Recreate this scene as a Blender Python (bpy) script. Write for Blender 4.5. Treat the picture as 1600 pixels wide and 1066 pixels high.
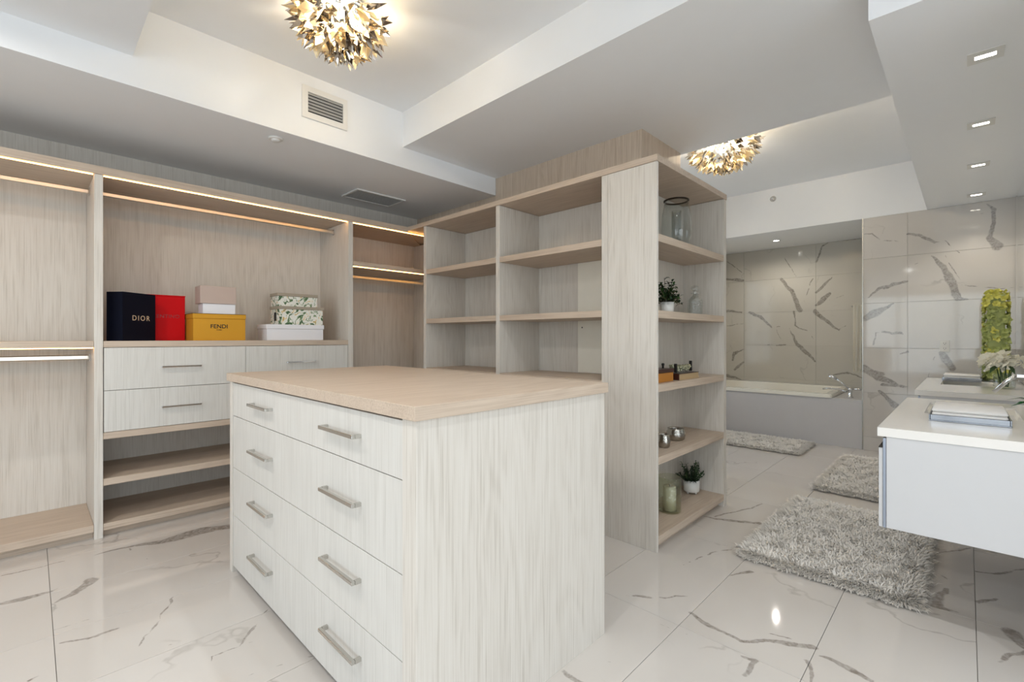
import bpy, bmesh, math, random
import numpy as np
from mathutils import Vector, Matrix, noise as mnoise
PI = math.pi
for o in list(bpy.data.objects): bpy.data.objects.remove(o)
SC = bpy.context.scene
COL = SC.collection
# ------------------------------------------------------------ camera
TH = math.atan2(711, 731)
cd = bpy.data.cameras.new('camera'); cam = bpy.data.objects.new('camera', cd); COL.objects.link(cam)
cam.location = (0, 0, 1.25); cam.rotation_euler = (PI/2, 0, TH - PI/2)
cd.sensor_width = 36; cd.lens = 731/1600*36; cd.shift_y = -5/1600; cd.clip_start = 0.02
SC.camera = cam
# ------------------------------------------------------------ world and exposure
W = bpy.data.worlds.new('world'); SC.world = W; W.use_nodes = True
wn = W.node_tree.nodes; wl = W.node_tree.links
bg = wn['Background']; sky = wn.new('ShaderNodeTexSky'); sky.sky_type = 'NISHITA'
sky.sun_disc = False; sky.sun_elevation = math.radians(48); sky.sun_rotation = math.radians(150)
wl.new(sky.outputs[0], bg.inputs[0]); bg.inputs[1].default_value = 0.10
SC.view_settings.view_transform = 'Standard'; SC.view_settings.look = 'None'
SC.view_settings.exposure = 0.40; SC.view_settings.gamma = 1.0; SC.view_settings.use_curve_mapping = False
# ------------------------------------------------------------ lights (daylight through the windows, added fill lights)
def area(name, loc, rot, sx, sy, power, col):
    l = bpy.data.lights.new(name, 'AREA'); l.shape = 'RECTANGLE'; l.size = sx; l.size_y = sy
    l.energy = power; l.color = col
    o = bpy.data.objects.new(name, l); o.location = loc; o.rotation_euler = rot; COL.objects.link(o); return o
DAY = (0.82, 0.92, 1.0)
area('window_daylight', (-0.6, -5.14, 1.4), (-PI/2, 0, PI), 5.0, 2.3, 95, DAY)
area('window_daylight', (-4.74, 0.2, 1.4), (0, -PI/2, 0), 2.3, 5.0, 82, DAY)
area('window_daylight', (5.1, 3.10, 1.55), (PI/2, 0, PI), 1.8, 1.6, 12, DAY)  # added fill for the bath, coming through a made-up window
ZM_, ZT_ = 2.74, 3.01
def point(name, loc, power, col, r=0.05):
    l = bpy.data.lights.new(name, 'POINT'); l.energy = power; l.color = col; l.shadow_soft_size = r
    o = bpy.data.objects.new(name, l); o.location = loc; COL.objects.link(o); return o
def spot(name, loc, power, col, ang=110):
    l = bpy.data.lights.new(name, 'SPOT'); l.energy = power; l.color = col; l.spot_size = math.radians(ang)
    l.spot_blend = 0.8; l.shadow_soft_size = 0.03
    o = bpy.data.objects.new(name, l); o.location = loc; COL.objects.link(o); return o

for lx, ly, lz in ((-1.6, -1.4, ZM_), (1.2, -1.6, ZT_), (-1.6, 1.6, ZM_), (1.2, 0.4, ZT_), (-0.6, -3.4, ZM_)):  # added out-of-view spots without fixtures, to even out the room light
    spot('downlight', (lx, ly, lz-0.02), 42, (0.95, 0.98, 1.0), 150)
for lx, ly in ((-0.5, 2.7), (-0.3, 0.9)):  # added unseen wide spots that brighten the shelf and closet interiors
    spot('wide_downlight', (lx, ly, ZM_-0.02), 32, (1.0, 0.97, 0.93), 176)
# ------------------------------------------------------------ materials
def newmat(name):
    m = bpy.data.materials.new(name); m.use_nodes = True
    nt = m.node_tree; return m, nt.nodes, nt.links, nt.nodes['Principled BSDF']
def srgb(r, g, b):
    f = lambda c: (c/255/12.92) if c/255 <= 0.04045 else ((c/255+0.055)/1.055)**2.4
    return (f(r), f(g), f(b), 1)
def plain(name, col, rough=0.5, metal=0.0, spec=0.5, bump=0.0, bscale=200, vary=0.04):
    m, n, l, p = newmat(name)
    tc = n.new('ShaderNodeTexCoord'); ns = n.new('ShaderNodeTexNoise'); ns.inputs['Scale'].default_value = 9
    ns.inputs['Detail'].default_value = 4
    l.new(tc.outputs['Object'], ns.inputs['Vector'])
    mx = n.new('ShaderNodeMix'); mx.data_type = 'RGBA'
    c = srgb(*col); mx.inputs[6].default_value = c
    mx.inputs[7].default_value = tuple([x*(1-vary*2) for x in c[:3]])+(1,)
    l.new(ns.outputs['Fac'], mx.inputs[0]); l.new(mx.outputs[2], p.inputs['Base Color'])
    p.inputs['Roughness'].default_value = rough; p.inputs['Metallic'].default_value = metal
    p.inputs['Specular IOR Level'].default_value = spec
    if bump:
        n2 = n.new('ShaderNodeTexNoise'); n2.inputs['Scale'].default_value = bscale
        b = n.new('ShaderNodeBump'); b.inputs['Strength'].default_value = bump; b.inputs['Distance'].default_value = 0.001
        l.new(tc.outputs['Object'], n2.inputs['Vector']); l.new(n2.outputs['Fac'], b.inputs['Height']); l.new(b.outputs[0], p.inputs['Normal'])
    return m
def emis(name, col, s):
    m, n, l, p = newmat(name)
    p.inputs['Base Color'].default_value = srgb(*col); p.inputs['Emission Color'].default_value = srgb(*col)
    p.inputs['Emission Strength'].default_value = s; return m
def glass(name, col=(255, 255, 255), rough=0.0, ior=1.45, ribs=0, strength=0.6):
    """thin-walled glass: clear transmission plus a Fresnel reflection"""
    m, n, l, p = newmat(name); n.remove(p)
    tr = n.new('ShaderNodeBsdfTransparent'); tr.inputs[0].default_value = srgb(*col)
    gl = n.new('ShaderNodeBsdfGlossy'); gl.inputs['Roughness'].default_value = rough+0.03; gl.inputs[0].default_value = (1, 1, 1, 1)
    fr = n.new('ShaderNodeFresnel'); fr.inputs['IOR'].default_value = ior
    gm = n.new('ShaderNodeNewGeometry'); iv = n.new('ShaderNodeMath'); iv.operation = 'SUBTRACT'; iv.inputs[0].default_value = 1.0; l.new(gm.outputs['Backfacing'], iv.inputs[1])
    ml = n.new('ShaderNodeMath'); ml.operation = 'MULTIPLY'; ml.use_clamp = True; l.new(fr.outputs[0], ml.inputs[0]); l.new(iv.outputs[0], ml.inputs[1])
    mx = n.new('ShaderNodeMixShader'); l.new(ml.outputs[0], mx.inputs[0]); l.new(tr.outputs[0], mx.inputs[1]); l.new(gl.outputs[0], mx.inputs[2])
    l.new(mx.outputs[0], n['Material Output'].inputs[0])
    if ribs:
        tc = n.new('ShaderNodeTexCoord'); v = n.new('ShaderNodeTexVoronoi'); v.inputs['Scale'].default_value = ribs
        b = n.new('ShaderNodeBump'); b.inputs['Strength'].default_value = strength; b.inputs['Distance'].default_value = 0.006
        l.new(tc.outputs['Object'], v.inputs['Vector']); l.new(v.outputs['Distance'], b.inputs['Height'])
        l.new(b.outputs[0], gl.inputs['Normal']); l.new(b.outputs[0], fr.inputs['Normal'])
    return m
def wood(name, light, mid, dark, axis, rough=0.45):
    """pale oak laminate with grain running along axis"""
    m, n, l, p = newmat(name)
    tc = n.new('ShaderNodeNewGeometry'); oi = n.new('ShaderNodeObjectInfo')
    sc = n.new('ShaderNodeVectorMath'); sc.operation = 'SCALE'; sc.inputs[0].default_value = (13.1, 7.7, 5.3)
    l.new(oi.outputs['Random'], sc.inputs['Scale'])
    ad = n.new('ShaderNodeVectorMath'); ad.operation = 'ADD'; l.new(tc.outputs['Position'], ad.inputs[0]); l.new(sc.outputs[0], ad.inputs[1])
    def mapped(s_long, s_cross):
        mp = n.new('ShaderNodeMapping'); s = [s_cross]*3; s[axis] = s_long
        mp.inputs['Scale'].default_value = s; l.new(ad.outputs[0], mp.inputs['Vector']); return mp
    def noise(mp, scale, det, dist=0.0):
        t = n.new('ShaderNodeTexNoise'); t.inputs['Scale'].default_value = scale; t.inputs['Detail'].default_value = det
        t.inputs['Distortion'].default_value = dist; l.new(mp.outputs[0], t.inputs['Vector']); return t
    broad = noise(mapped(0.5, 3.2), 1.3, 2, 0.6)
    wv = n.new('ShaderNodeMath'); wv.operation = 'MULTIPLY'; wv.inputs[1].default_value = 60
    l.new(broad.outputs['Fac'], wv.inputs[0])
    sn = n.new('ShaderNodeMath'); sn.operation = 'SINE'; l.new(wv.outputs[0], sn.inputs[0])
    fine = noise(mapped(2.2, 120), 1.5, 4)
    pore = noise(mapped(6, 260), 1.4, 2)
    a = n.new('ShaderNodeMath'); a.operation = 'MULTIPLY_ADD'; a.inputs[1].default_value = 0.05; a.inputs[2].default_value = 0.0
    l.new(sn.outputs[0], a.inputs[0])
    b = n.new('ShaderNodeMath'); b.operation = 'ADD'; l.new(a.outputs[0], b.inputs[0]); l.new(fine.outputs['Fac'], b.inputs[1])
    c = n.new('ShaderNodeMath'); c.operation = 'MULTIPLY_ADD'; c.inputs[1].default_value = 0.35; l.new(pore.outputs['Fac'], c.inputs[0]); l.new(b.outputs[0], c.inputs[2])
    cr = n.new('ShaderNodeValToRGB'); e = cr.color_ramp.elements
    e[0].position = 0.42; e[0].color = srgb(*dark); e[1].position = 0.88; e[1].color = srgb(*light)
    x = e.new(0.64); x.color = srgb(*mid)
    l.new(c.outputs[0], cr.inputs[0]); l.new(cr.outputs[0], p.inputs['Base Color'])
    p.inputs['Roughness'].default_value = rough; p.inputs['Specular IOR Level'].default_value = 0.35
    bp = n.new('ShaderNodeBump'); bp.inputs['Strength'].default_value = 0.15; bp.inputs['Distance'].default_value = 0.0006
    l.new(c.outputs[0], bp.inputs['Height']); l.new(bp.outputs[0], p.inputs['Normal'])
    return m
# one vein of a marble slab: a tapering soft stroke between two points of the slab
G = bpy.data.node_groups.new('vein', 'ShaderNodeTree')
for nm, tp in (('P', 'NodeSocketVector'), ('A', 'NodeSocketVector'), ('BA', 'NodeSocketVector'), ('W0', 'NodeSocketFloat'), ('W1', 'NodeSocketFloat'), ('Max', 'NodeSocketFloat')):
    G.interface.new_socket(nm, in_out='INPUT', socket_type=tp)
G.interface.new_socket('Mask', in_out='OUTPUT', socket_type='NodeSocketFloat')
gi = G.nodes.new('NodeGroupInput'); go = G.nodes.new('NodeGroupOutput')
def vm(op, *ins):
    q = G.nodes.new('ShaderNodeVectorMath'); q.operation = op
    for i, s in enumerate(ins):
        if s is not None: G.links.new(s, q.inputs[i])
    return q
def fm(op, a, b=None, c=None, clamp=False):
    q = G.nodes.new('ShaderNodeMath'); q.operation = op; q.use_clamp = clamp
    for i, s in enumerate((a, b, c)):
        if s is None: continue
        if isinstance(s, (int, float)): q.inputs[i].default_value = s
        else: G.links.new(s, q.inputs[i])
    return q.outputs[0]
pa = vm('SUBTRACT', gi.outputs['P'], gi.outputs['A'])
d1 = vm('DOT_PRODUCT', pa.outputs[0], gi.outputs['BA']); d2 = vm('DOT_PRODUCT', gi.outputs['BA'], gi.outputs['BA'])
t_ = fm('DIVIDE', d1.outputs['Value'], d2.outputs['Value'], clamp=True)
pr = vm('SCALE', gi.outputs['BA']); G.links.new(t_, pr.inputs['Scale'])
df = vm('SUBTRACT', pa.outputs[0], pr.outputs[0]); ln = vm('LENGTH', df.outputs[0])
wd = fm('MULTIPLY_ADD', fm('SUBTRACT', gi.outputs['W1'], gi.outputs['W0']), t_, gi.outputs['W0'])
mk_ = fm('DIVIDE', fm('SUBTRACT', wd, ln.outputs['Value']), fm('MULTIPLY_ADD', wd, 0.25, 0.0012), clamp=True)
G.links.new(fm('MAXIMUM', mk_, gi.outputs['Max']), go.inputs[0])

def marble(name, base, tint, vein, strokes, rough=0.06, warp=0.03, density=1.0, grain=(1, 1, 1), spec=0.5, dirscale=(0.9, 0.9, 0.9)):
    m, n, l, p = newmat(name)
    geo = n.new('ShaderNodeNewGeometry'); oi = n.new('ShaderNodeObjectInfo')
    nz = n.new('ShaderNodeTexNoise'); nz.inputs['Scale'].default_value = 7; nz.inputs['Detail'].default_value = 6
    l.new(geo.outputs['Position'], nz.inputs['Vector'])
    s1 = n.new('ShaderNodeVectorMath'); s1.operation = 'SUBTRACT'; s1.inputs[1].default_value = (0.5, 0.5, 0.5); l.new(nz.outputs['Color'], s1.inputs[0])
    s2 = n.new('ShaderNodeVectorMath'); s2.operation = 'SCALE'; s2.inputs['Scale'].default_value = warp*2; l.new(s1.outputs[0], s2.inputs[0])
    s3 = n.new('ShaderNodeVectorMath'); s3.operation = 'ADD'; l.new(geo.outputs['Position'], s3.inputs[0]); l.new(s2.outputs[0], s3.inputs[1])
    prev = None
    for s in strokes:
        g = n.new('ShaderNodeGroup'); g.node_tree = G
        l.new(s3.outputs[0], g.inputs['P'])
        g.inputs['A'].default_value = s[0:3]; g.inputs['BA'].default_value = [s[3+i]-s[i] for i in range(3)]
        g.inputs['W0'].default_value = s[6]; g.inputs['W1'].default_value = s[7]
        if prev: l.new(prev, g.inputs['Max'])
        prev = g.outputs[0]
    # texture inside the thick veins
    n2 = n.new('ShaderNodeTexNoise'); n2.inputs['Scale'].default_value = 30; n2.inputs['Detail'].default_value = 5; n2.inputs['Distortion'].default_value = 1.5
    l.new(geo.outputs['Position'], n2.inputs['Vector'])
    mr = n.new('ShaderNodeMapRange'); mr.inputs['From Min'].default_value = 0.3; mr.inputs['From Max'].default_value = 0.7
    mr.inputs['To Min'].default_value = 0.35; mr.inputs['To Max'].default_value = 0.95; l.new(n2.outputs['Fac'], mr.inputs[0])
    # faint self-made hairline veins, another run in every tile
    sc = n.new('ShaderNodeVectorMath'); sc.operation = 'SCALE'; sc.inputs[0].default_value = (9.1, 17.3, 12.7); l.new(oi.outputs['Random'], sc.inputs['Scale'])
    ad = n.new('ShaderNodeVectorMath'); ad.operation = 'ADD'; l.new(s3.outputs[0], ad.inputs[0]); l.new(sc.outputs[0], ad.inputs[1])
    mp = n.new('ShaderNodeMapping'); mp.inputs['Scale'].default_value = dirscale; mp.inputs['Rotation'].default_value = (0.2, 0.3, 0.7)
    l.new(ad.outputs[0], mp.inputs['Vector'])
    rg = n.new('ShaderNodeTexNoise'); rg.inputs['Scale'].default_value = 1.3; rg.inputs['Detail'].default_value = 5; rg.inputs['Roughness'].default_value = 0.45
    l.new(mp.outputs[0], rg.inputs['Vector'])
    ab = n.new('ShaderNodeMath'); ab.operation = 'SUBTRACT'; ab.inputs[1].default_value = 0.5; l.new(rg.outputs['Fac'], ab.inputs[0])
    ab2 = n.new('ShaderNodeMath'); ab2.operation = 'ABSOLUTE'; l.new(ab.outputs[0], ab2.inputs[0])
    mk2 = n.new('ShaderNodeMapRange'); mk2.inputs['From Min'].default_value = 0.0; mk2.inputs['From Max'].default_value = 0.006
    mk2.inputs['To Min'].default_value = 1; mk2.inputs['To Max'].default_value = 0; l.new(ab2.outputs[0], mk2.inputs[0])
    gate = n.new('ShaderNodeTexNoise'); gate.inputs['Scale'].default_value = 2.3; l.new(ad.outputs[0], gate.inputs['Vector'])
    gr = n.new('ShaderNodeMapRange'); gr.inputs['From Min'].default_value = 0.5; gr.inputs['From Max'].default_value = 0.62
    gr.inputs['To Max'].default_value = 0.45*density; l.new(gate.outputs['Fac'], gr.inputs[0])
    hm = n.new('ShaderNodeMath'); hm.operation = 'MULTIPLY'; l.new(mk2.outputs[0], hm.inputs[0]); l.new(gr.outputs[0], hm.inputs[1])
    tot = hm.outputs[0]
    if prev:
        q = n.new('ShaderNodeMath'); q.operation = 'MULTIPLY'; l.new(prev, q.inputs[0]); l.new(mr.outputs[0], q.inputs[1])
        q2 = n.new('ShaderNodeMath'); q2.operation = 'MAXIMUM'; l.new(q.outputs[0], q2.inputs[0]); l.new(tot, q2.inputs[1]); tot = q2.outputs[0]
    cl = n.new('ShaderNodeTexNoise'); cl.inputs['Scale'].default_value = 1.1; cl.inputs['Detail'].default_value = 3; l.new(ad.outputs[0], cl.inputs['Vector'])
    cm = n.new('ShaderNodeMapRange'); cm.inputs['From Min'].default_value = 0.35; cm.inputs['From Max'].default_value = 0.7; l.new(cl.outputs['Fac'], cm.inputs[0])
    m1 = n.new('ShaderNodeMix'); m1.data_type = 'RGBA'; m1.inputs[6].default_value = srgb(*base); m1.inputs[7].default_value = srgb(*tint); l.new(cm.outputs[0], m1.inputs[0])
    m2 = n.new('ShaderNodeMix'); m2.data_type = 'RGBA'; m2.inputs[7].default_value = srgb(*vein); l.new(m1.outputs[2], m2.inputs[6]); l.new(tot, m2.inputs[0])
    l.new(m2.outputs[2], p.inputs['Base Color'])
    p.inputs['Roughness'].default_value = rough; p.inputs['Specular IOR Level'].default_value = spec
    return m
ALC=[
(7.73,1.969,2.119,7.73,1.816,1.901,0.0213,0.0298),
(7.73,1.816,1.901,7.73,1.727,1.642,0.0298,0.034),
(7.73,2.405,1.644,7.73,2.239,1.556,0.0213,0.0255),
(7.73,2.239,1.556,7.73,2.094,1.412,0.0255,0.0128),
(7.73,2.094,1.412,7.73,1.984,1.41,0.0085,0.0064),
(7.73,2.031,1.393,7.73,1.969,1.185,0.0043,0.0043),
(7.73,2.19,1.148,7.73,1.907,1.134,0.0064,0.0128),
(7.73,1.525,1.898,7.73,1.4,2.02,0.0213,0.017),
(7.73,1.4,2.02,7.73,1.332,2.112,0.017,0.0043),
(7.73,1.539,1.701,7.73,1.455,1.762,0.0128,0.034),
(7.73,1.455,1.762,7.73,1.378,1.872,0.034,0.0213),
(7.73,1.539,1.618,7.73,1.4,1.466,0.0383,0.0255),
(7.73,1.4,1.466,7.73,1.264,1.344,0.0255,0.0128),
(7.73,1.264,1.344,7.73,1.185,1.413,0.0128,0.0043),
(7.73,1.801,1.628,7.73,1.786,1.424,0.0149,0.0128),
(7.73,1.786,1.424,7.73,1.596,1.32,0.0128,0.0064),
(7.73,1.596,1.32,7.73,1.554,1.204,0.0064,0.0064),
(7.73,1.862,1.391,7.73,1.757,1.152,0.0043,0.0255),
(7.73,1.757,1.152,7.73,1.669,1.052,0.0255,0.034),
(7.73,1.669,1.052,7.73,1.545,0.922,0.034,0.0128),
(7.73,2.736,2.466,7.73,2.507,2.258,0.0085,0.0085),
(7.73,2.736,2.186,7.73,2.5,2.137,0.0213,0.0213),
(7.73,2.736,1.683,7.73,2.507,1.648,0.0255,0.0128),
(7.73,2.736,1.441,7.73,2.5,1.48,0.0085,0.0043),
(7.73,2.654,0.884,7.73,2.629,0.996,0.0128,0.0255),
(7.73,2.629,0.996,7.73,2.49,1.072,0.0255,0.0043),
(7.73,2.619,0.756,7.73,2.5,0.868,0.0213,0.0213),
(7.73,2.736,0.658,7.73,2.524,0.589,0.0298,0.0128),
(7.73,1.525,2.328,7.73,1.455,2.533,0.017,0.0085),
(7.73,1.455,2.533,7.73,1.372,2.587,0.0085,0.0128),
(7.73,1.372,2.587,7.73,1.017,2.574,0.0128,0.0085),
(7.73,1.923,2.425,7.73,1.772,2.153,0.0085,0.0085),
(7.73,1.345,0.719,7.73,1.159,0.777,0.0085,0.017),
(7.73,1.159,0.777,7.73,1.005,0.716,0.017,0.0085),
(7.73,1.568,2.084,7.73,1.683,1.758,0.0085,0.0043),
(7.73,1.372,1.774,7.73,1.211,1.829,0.0043,0.0043),
]
WAL=[
(6.48,0.821,2.402,6.48,0.759,2.405,0.0053,0.0088),
(6.48,0.759,2.405,6.48,0.677,2.316,0.0088,0.007),
(6.48,0.677,2.316,6.48,0.499,2.283,0.007,0.007),
(6.48,0.499,2.283,6.48,0.47,2.251,0.007,0.0105),
(6.48,0.453,2.359,6.48,0.36,2.328,0.014,0.014),
(6.48,0.36,2.328,6.48,0.238,2.229,0.014,0.014),
(6.48,0.238,2.229,6.48,0.156,2.225,0.014,0.007),
(6.48,0.156,2.225,6.48,0.053,2.109,0.007,0.007),
(6.48,0.262,2.095,6.48,0.168,1.973,0.0105,0.028),
(6.48,0.168,1.973,6.48,0.11,1.809,0.028,0.042),
(6.48,0.11,1.809,6.48,0.064,1.649,0.042,0.0315),
(6.48,0.064,1.649,6.48,-0.009,1.629,0.0315,0.007),
(6.48,-0.134,2.548,6.48,-0.192,2.492,0.0105,0.021),
(6.48,-0.192,2.492,6.48,-0.192,2.356,0.021,0.0175),
(6.48,-0.192,2.356,6.48,-0.155,2.226,0.0175,0.021),
(6.48,-0.155,2.226,6.48,-0.202,2.129,0.021,0.049),
(6.48,0.8,1.683,6.48,0.697,1.792,0.007,0.0175),
(6.48,0.697,1.792,6.48,0.461,1.849,0.0175,0.014),
(6.48,0.655,1.786,6.48,0.576,1.831,0.014,0.0175),
(6.48,0.576,1.831,6.48,0.46,1.846,0.0175,0.0105),
(6.48,0.821,1.475,6.48,0.697,1.535,0.0385,0.0385),
(6.48,0.697,1.535,6.48,0.567,1.619,0.0385,0.007),
(6.48,0.738,1.175,6.48,0.717,1.304,0.0105,0.007),
(6.48,0.717,1.304,6.48,0.499,1.303,0.007,0.014),
(6.48,0.821,0.913,6.48,0.697,0.816,0.0455,0.0385),
(6.48,0.697,0.816,6.48,0.518,0.739,0.0385,0.0175),
(6.48,0.518,0.739,6.48,0.442,0.732,0.0175,0.007),
(6.48,0.677,0.664,6.48,0.557,0.522,0.0175,0.035),
(6.48,0.184,1.1,6.48,0.152,1.029,0.0245,0.0385),
(6.48,0.152,1.029,6.48,0.112,0.938,0.0385,0.028),
(6.48,0.46,2.004,6.48,0.311,2.028,0.0053,0.0035),
(6.48,0.655,1.309,6.48,0.485,1.291,0.014,0.007),
(6.48,0.041,1.788,6.48,-0.123,1.736,0.0053,0.007),
(6.48,-0.123,1.736,6.48,-0.32,1.729,0.007,0.0053),
(6.48,0.156,2.082,6.48,0.053,1.835,0.0035,0.007),
(6.48,0.291,0.846,6.48,0.233,1.06,0.0035,0.0053),
(6.48,0.552,1.057,6.48,0.454,1.094,0.0035,0.014),
(6.48,0.823,0.887,6.48,0.662,0.848,0.035,0.028),
(6.48,0.662,0.742,6.48,0.454,0.722,0.0175,0.007),
(6.48,-0.058,2.456,6.48,-0.112,2.476,0.0035,0.007),
]
FLO=[
(-0.101,3.254,0,-0.03,3.236,0,0.0099,0.0233),
(-0.03,3.236,0,0.065,3.224,0,0.0233,0.017),
(0.065,3.219,0,0.123,3.265,0,0.0102,0.0036),
(0.075,3.072,0,0.139,3.117,0,0.0062,0.0196),
(0.139,3.117,0,0.219,3.236,0,0.0196,0.0324),
(0.071,2.674,0,0.172,2.629,0,0.0047,0.0118),
(0.172,2.629,0,0.268,2.624,0,0.0118,0.0074),
(0.268,2.624,0,0.309,2.623,0,0.0074,0.0025),
(0.069,2.799,0,0.223,2.795,0,0.0052,0.0027),
(0.495,2.777,0,0.362,2.507,0,0.0059,0.007),
(0.362,2.507,0,0.237,2.319,0,0.007,0.0029),
(0.18,2.331,0,0.364,2.338,0,0.0028,0.0031),
(0.364,2.338,0,0.489,2.281,0,0.0031,0.0021),
(0.749,2.299,0,0.64,2.182,0,0.0048,0.0083),
(0.64,2.182,0,0.593,2.12,0,0.0083,0.0058),
(0.593,2.12,0,0.483,2.13,0,0.0058,0.0037),
(0.483,2.13,0,0.466,2.084,0,0.0037,0.0018),
(0.595,2.127,0,0.742,2.059,0,0.0029,0.002),
(0.527,1.909,0,0.663,1.881,0,0.0016,0.0033),
(0.663,1.881,0,0.767,1.838,0,0.0033,0.005),
(-0.113,3.637,0,0.245,3.609,0,0.0062,0.0067),
(0.245,3.609,0,0.404,3.592,0,0.0067,0.0139),
(0.404,3.592,0,0.58,3.538,0,0.0139,0.0475),
(0.58,3.538,0,0.762,3.556,0,0.0475,0.06),
(0.762,3.556,0,0.907,3.499,0,0.06,0.0462),
(0.4,3.558,0,0.474,3.286,0,0.0068,0.004),
(-0.003,2.453,0,0.055,2.46,0,0.0077,0.004),
(3.281,1.316,0,3.325,1.172,0,0.0106,0.0259),
(3.325,1.172,0,3.397,1.025,0,0.0259,0.0206),
(3.397,1.025,0,3.522,0.897,0,0.0206,0.0158),
(1.965,1.248,0,2.091,1.08,0,0.0049,0.0097),
(2.091,1.08,0,2.258,0.92,0,0.0097,0.0051),
(2.514,1.123,0,2.793,1.052,0,0.0033,0.0075),
(2.793,1.052,0,2.943,0.953,0,0.0075,0.0079),
(2.08,0.901,0,2.054,0.773,0,0.0132,0.0162),
(2.054,0.773,0,2.052,0.676,-0,0.0162,0.0096),
(2.052,0.676,-0,2.134,0.565,0,0.0096,0.0156),
(2.134,0.565,0,2.201,0.443,0,0.0156,0.0195),
(2.167,0.642,0,2.206,0.518,-0,0.0031,0.0061),
(1.388,1.087,0,1.392,0.996,0,0.0085,0.012),
(1.388,1.087,0,1.623,0.938,0,0.0028,0.0016),
(1.947,0.641,0,1.951,0.589,0,0.0052,0.0152),
(1.951,0.589,0,1.835,0.594,0,0.0152,0.0107),
(2.156,0.414,-0,2.159,0.328,0,0.0074,0.0178),
(2.159,0.328,0,2.133,0.245,0,0.0178,0.0134),
(2.094,0.441,0,1.975,0.397,0,0.0125,0.0078),
(3.179,0.077,0,2.94,0.101,0,0.0136,0.0265),
(2.94,0.101,0,2.931,0.026,0,0.0265,0.0057),
(3.393,0.135,0,3.282,0.051,0,0.0079,0.0072),
(3.636,0.132,0,3.885,-0.016,0,0.009,0.0099),
(3.515,-0.037,0,3.558,-0.104,0,0.0081,0.0122),
(3.558,-0.104,0,3.762,-0.222,0,0.0122,0.0088),
(3.128,-0.033,0,3.225,-0.104,0,0.016,0.01),
(2.55,-0.051,0,2.694,-0.127,0,0.0105,0.0137),
(2.694,-0.127,0,2.795,-0.181,0,0.0137,0.0097),
(2.912,-0.138,0,2.797,-0.157,0,0.0374,0.022),
(2.532,0.908,0,2.679,0.823,0,0.0045,0.0161),
(3.339,1.257,0,3.837,1.096,0,0.008,0.0097),
(1.882,1.072,0,1.935,0.838,0,0.0021,0.0019),
]
M = {}
LT, MD, DK = (219, 213, 204), (213, 206, 196), (196, 188, 177)
M['wood_z'] = wood('pale_oak_vertical', LT, MD, DK, 2)
M['wood_x'] = wood('pale_oak_along_x', (206, 188, 169), (197, 178, 159), (181, 161, 142), 0)  # horizontal boards, both directions: warm ceiling light put into the oak colour
M['wood_y'] = wood('pale_oak_along_y', (206, 188, 169), (197, 178, 159), (181, 161, 142), 1)
M['wood_c'] = wood('oak_cladding', (212, 196, 178), (202, 184, 164), (184, 164, 143), 2)  # same oak tinted warmer: chandelier light put into the column's colour
M['front'] = wood('white_laminate', (217, 214, 207), (212, 208, 201), (202, 198, 190), 2, 0.4)
M['raw'] = plain('unfinished_panel', (245, 240, 226), 0.6)
M['white'] = plain('white_paint', (232, 230, 227), 0.7, spec=0.3, vary=0.01)
M['ceil'] = plain('ceiling_paint', (242, 243, 244), 0.75, spec=0.3, vary=0.01)
M['sat'] = plain('satin_ceiling_paint', (248, 249, 251), 0.28, spec=0.35, vary=0.01)
M['grout'] = plain('grout', (182, 176, 168), 0.8)
M['wgrout'] = plain('wall_grout', (190, 184, 175), 0.8)
FLOOR_LOOK = ((213, 207, 200), (206, 199, 191), (134, 124, 114), 0.05, 0.035, 0.9)
M['floor'] = marble('polished_floor_marble', *FLOOR_LOOK[:3], [], *FLOOR_LOOK[3:], spec=0.6)
M['wallm'] = marble('polished_wall_marble', (208, 203, 197), (200, 195, 188), (134, 128, 123), WAL, 0.06, 0.03, 0.8, spec=0.6)
M['alcm'] = marble('alcove_marble', (196, 192, 182), (190, 186, 176), (120, 114, 106), ALC, 0.10, 0.035, 0.6, spec=0.5)
M['apron'] = plain('tub_panel_white', (200, 198, 198), 0.35, vary=0.02)
M['acryl'] = plain('tub_acrylic', (238, 234, 222), 0.12, vary=0.01)
M['stonew'] = plain('white_quartz', (236, 232, 226), 0.15, vary=0.02)
M['lacq'] = plain('white_lacquer', (205, 204, 204), 0.25, vary=0.01)
M['alu'] = plain('brushed_aluminium', (150, 155, 165), 0.35, 1.0)
M['nickel'] = plain('satin_nickel', (205, 203, 198), 0.25, 1.0)
M['rodm'] = plain('brushed_rod', (215, 212, 205), 0.32, 1.0, vary=0.0)
M['trayc'] = plain('smoked_tray_mirror', (165, 166, 170), 0.12, 1.0, vary=0.3)
M['chrome'] = plain('chrome', (225, 226, 228), 0.07, 1.0, vary=0.0)
M['mirror'] = plain('mirror_silver', (240, 242, 240), 0.0, 1.0, vary=0.0)
M['dark'] = plain('dark_recess', (40, 40, 42), 0.7)
M['grey'] = plain('grey_plastic', (175, 175, 173), 0.5)
M['plast'] = plain('white_plastic', (235, 233, 228), 0.35)
M['led'] = emis('warm_led', (255, 190, 108), 9.0)
M['spotl'] = emis('spot_lens', (255, 248, 235), 14.0)
M['bulb'] = emis('bulb_glow', (255, 226, 165), 22.0)
M['glass'] = glass('clear_glass', (248, 250, 250), 0.0, 1.6)
M['ribglass'] = glass('ribbed_glass', (244, 246, 238), 0.03, 1.7, 70)
M['crystal'] = glass('cut_crystal', (242, 244, 243), 0.02, 2.4, 90, 1.0)
M['navy'] = plain('navy_paper', (14, 17, 32), 0.6, spec=0.12, bump=0.2, bscale=600)
M['red'] = plain('red_paper', (206, 8, 16), 0.5, spec=0.12, vary=0.02)
M['darkred'] = plain('dark_red_print', (150, 8, 18), 0.4)
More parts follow.
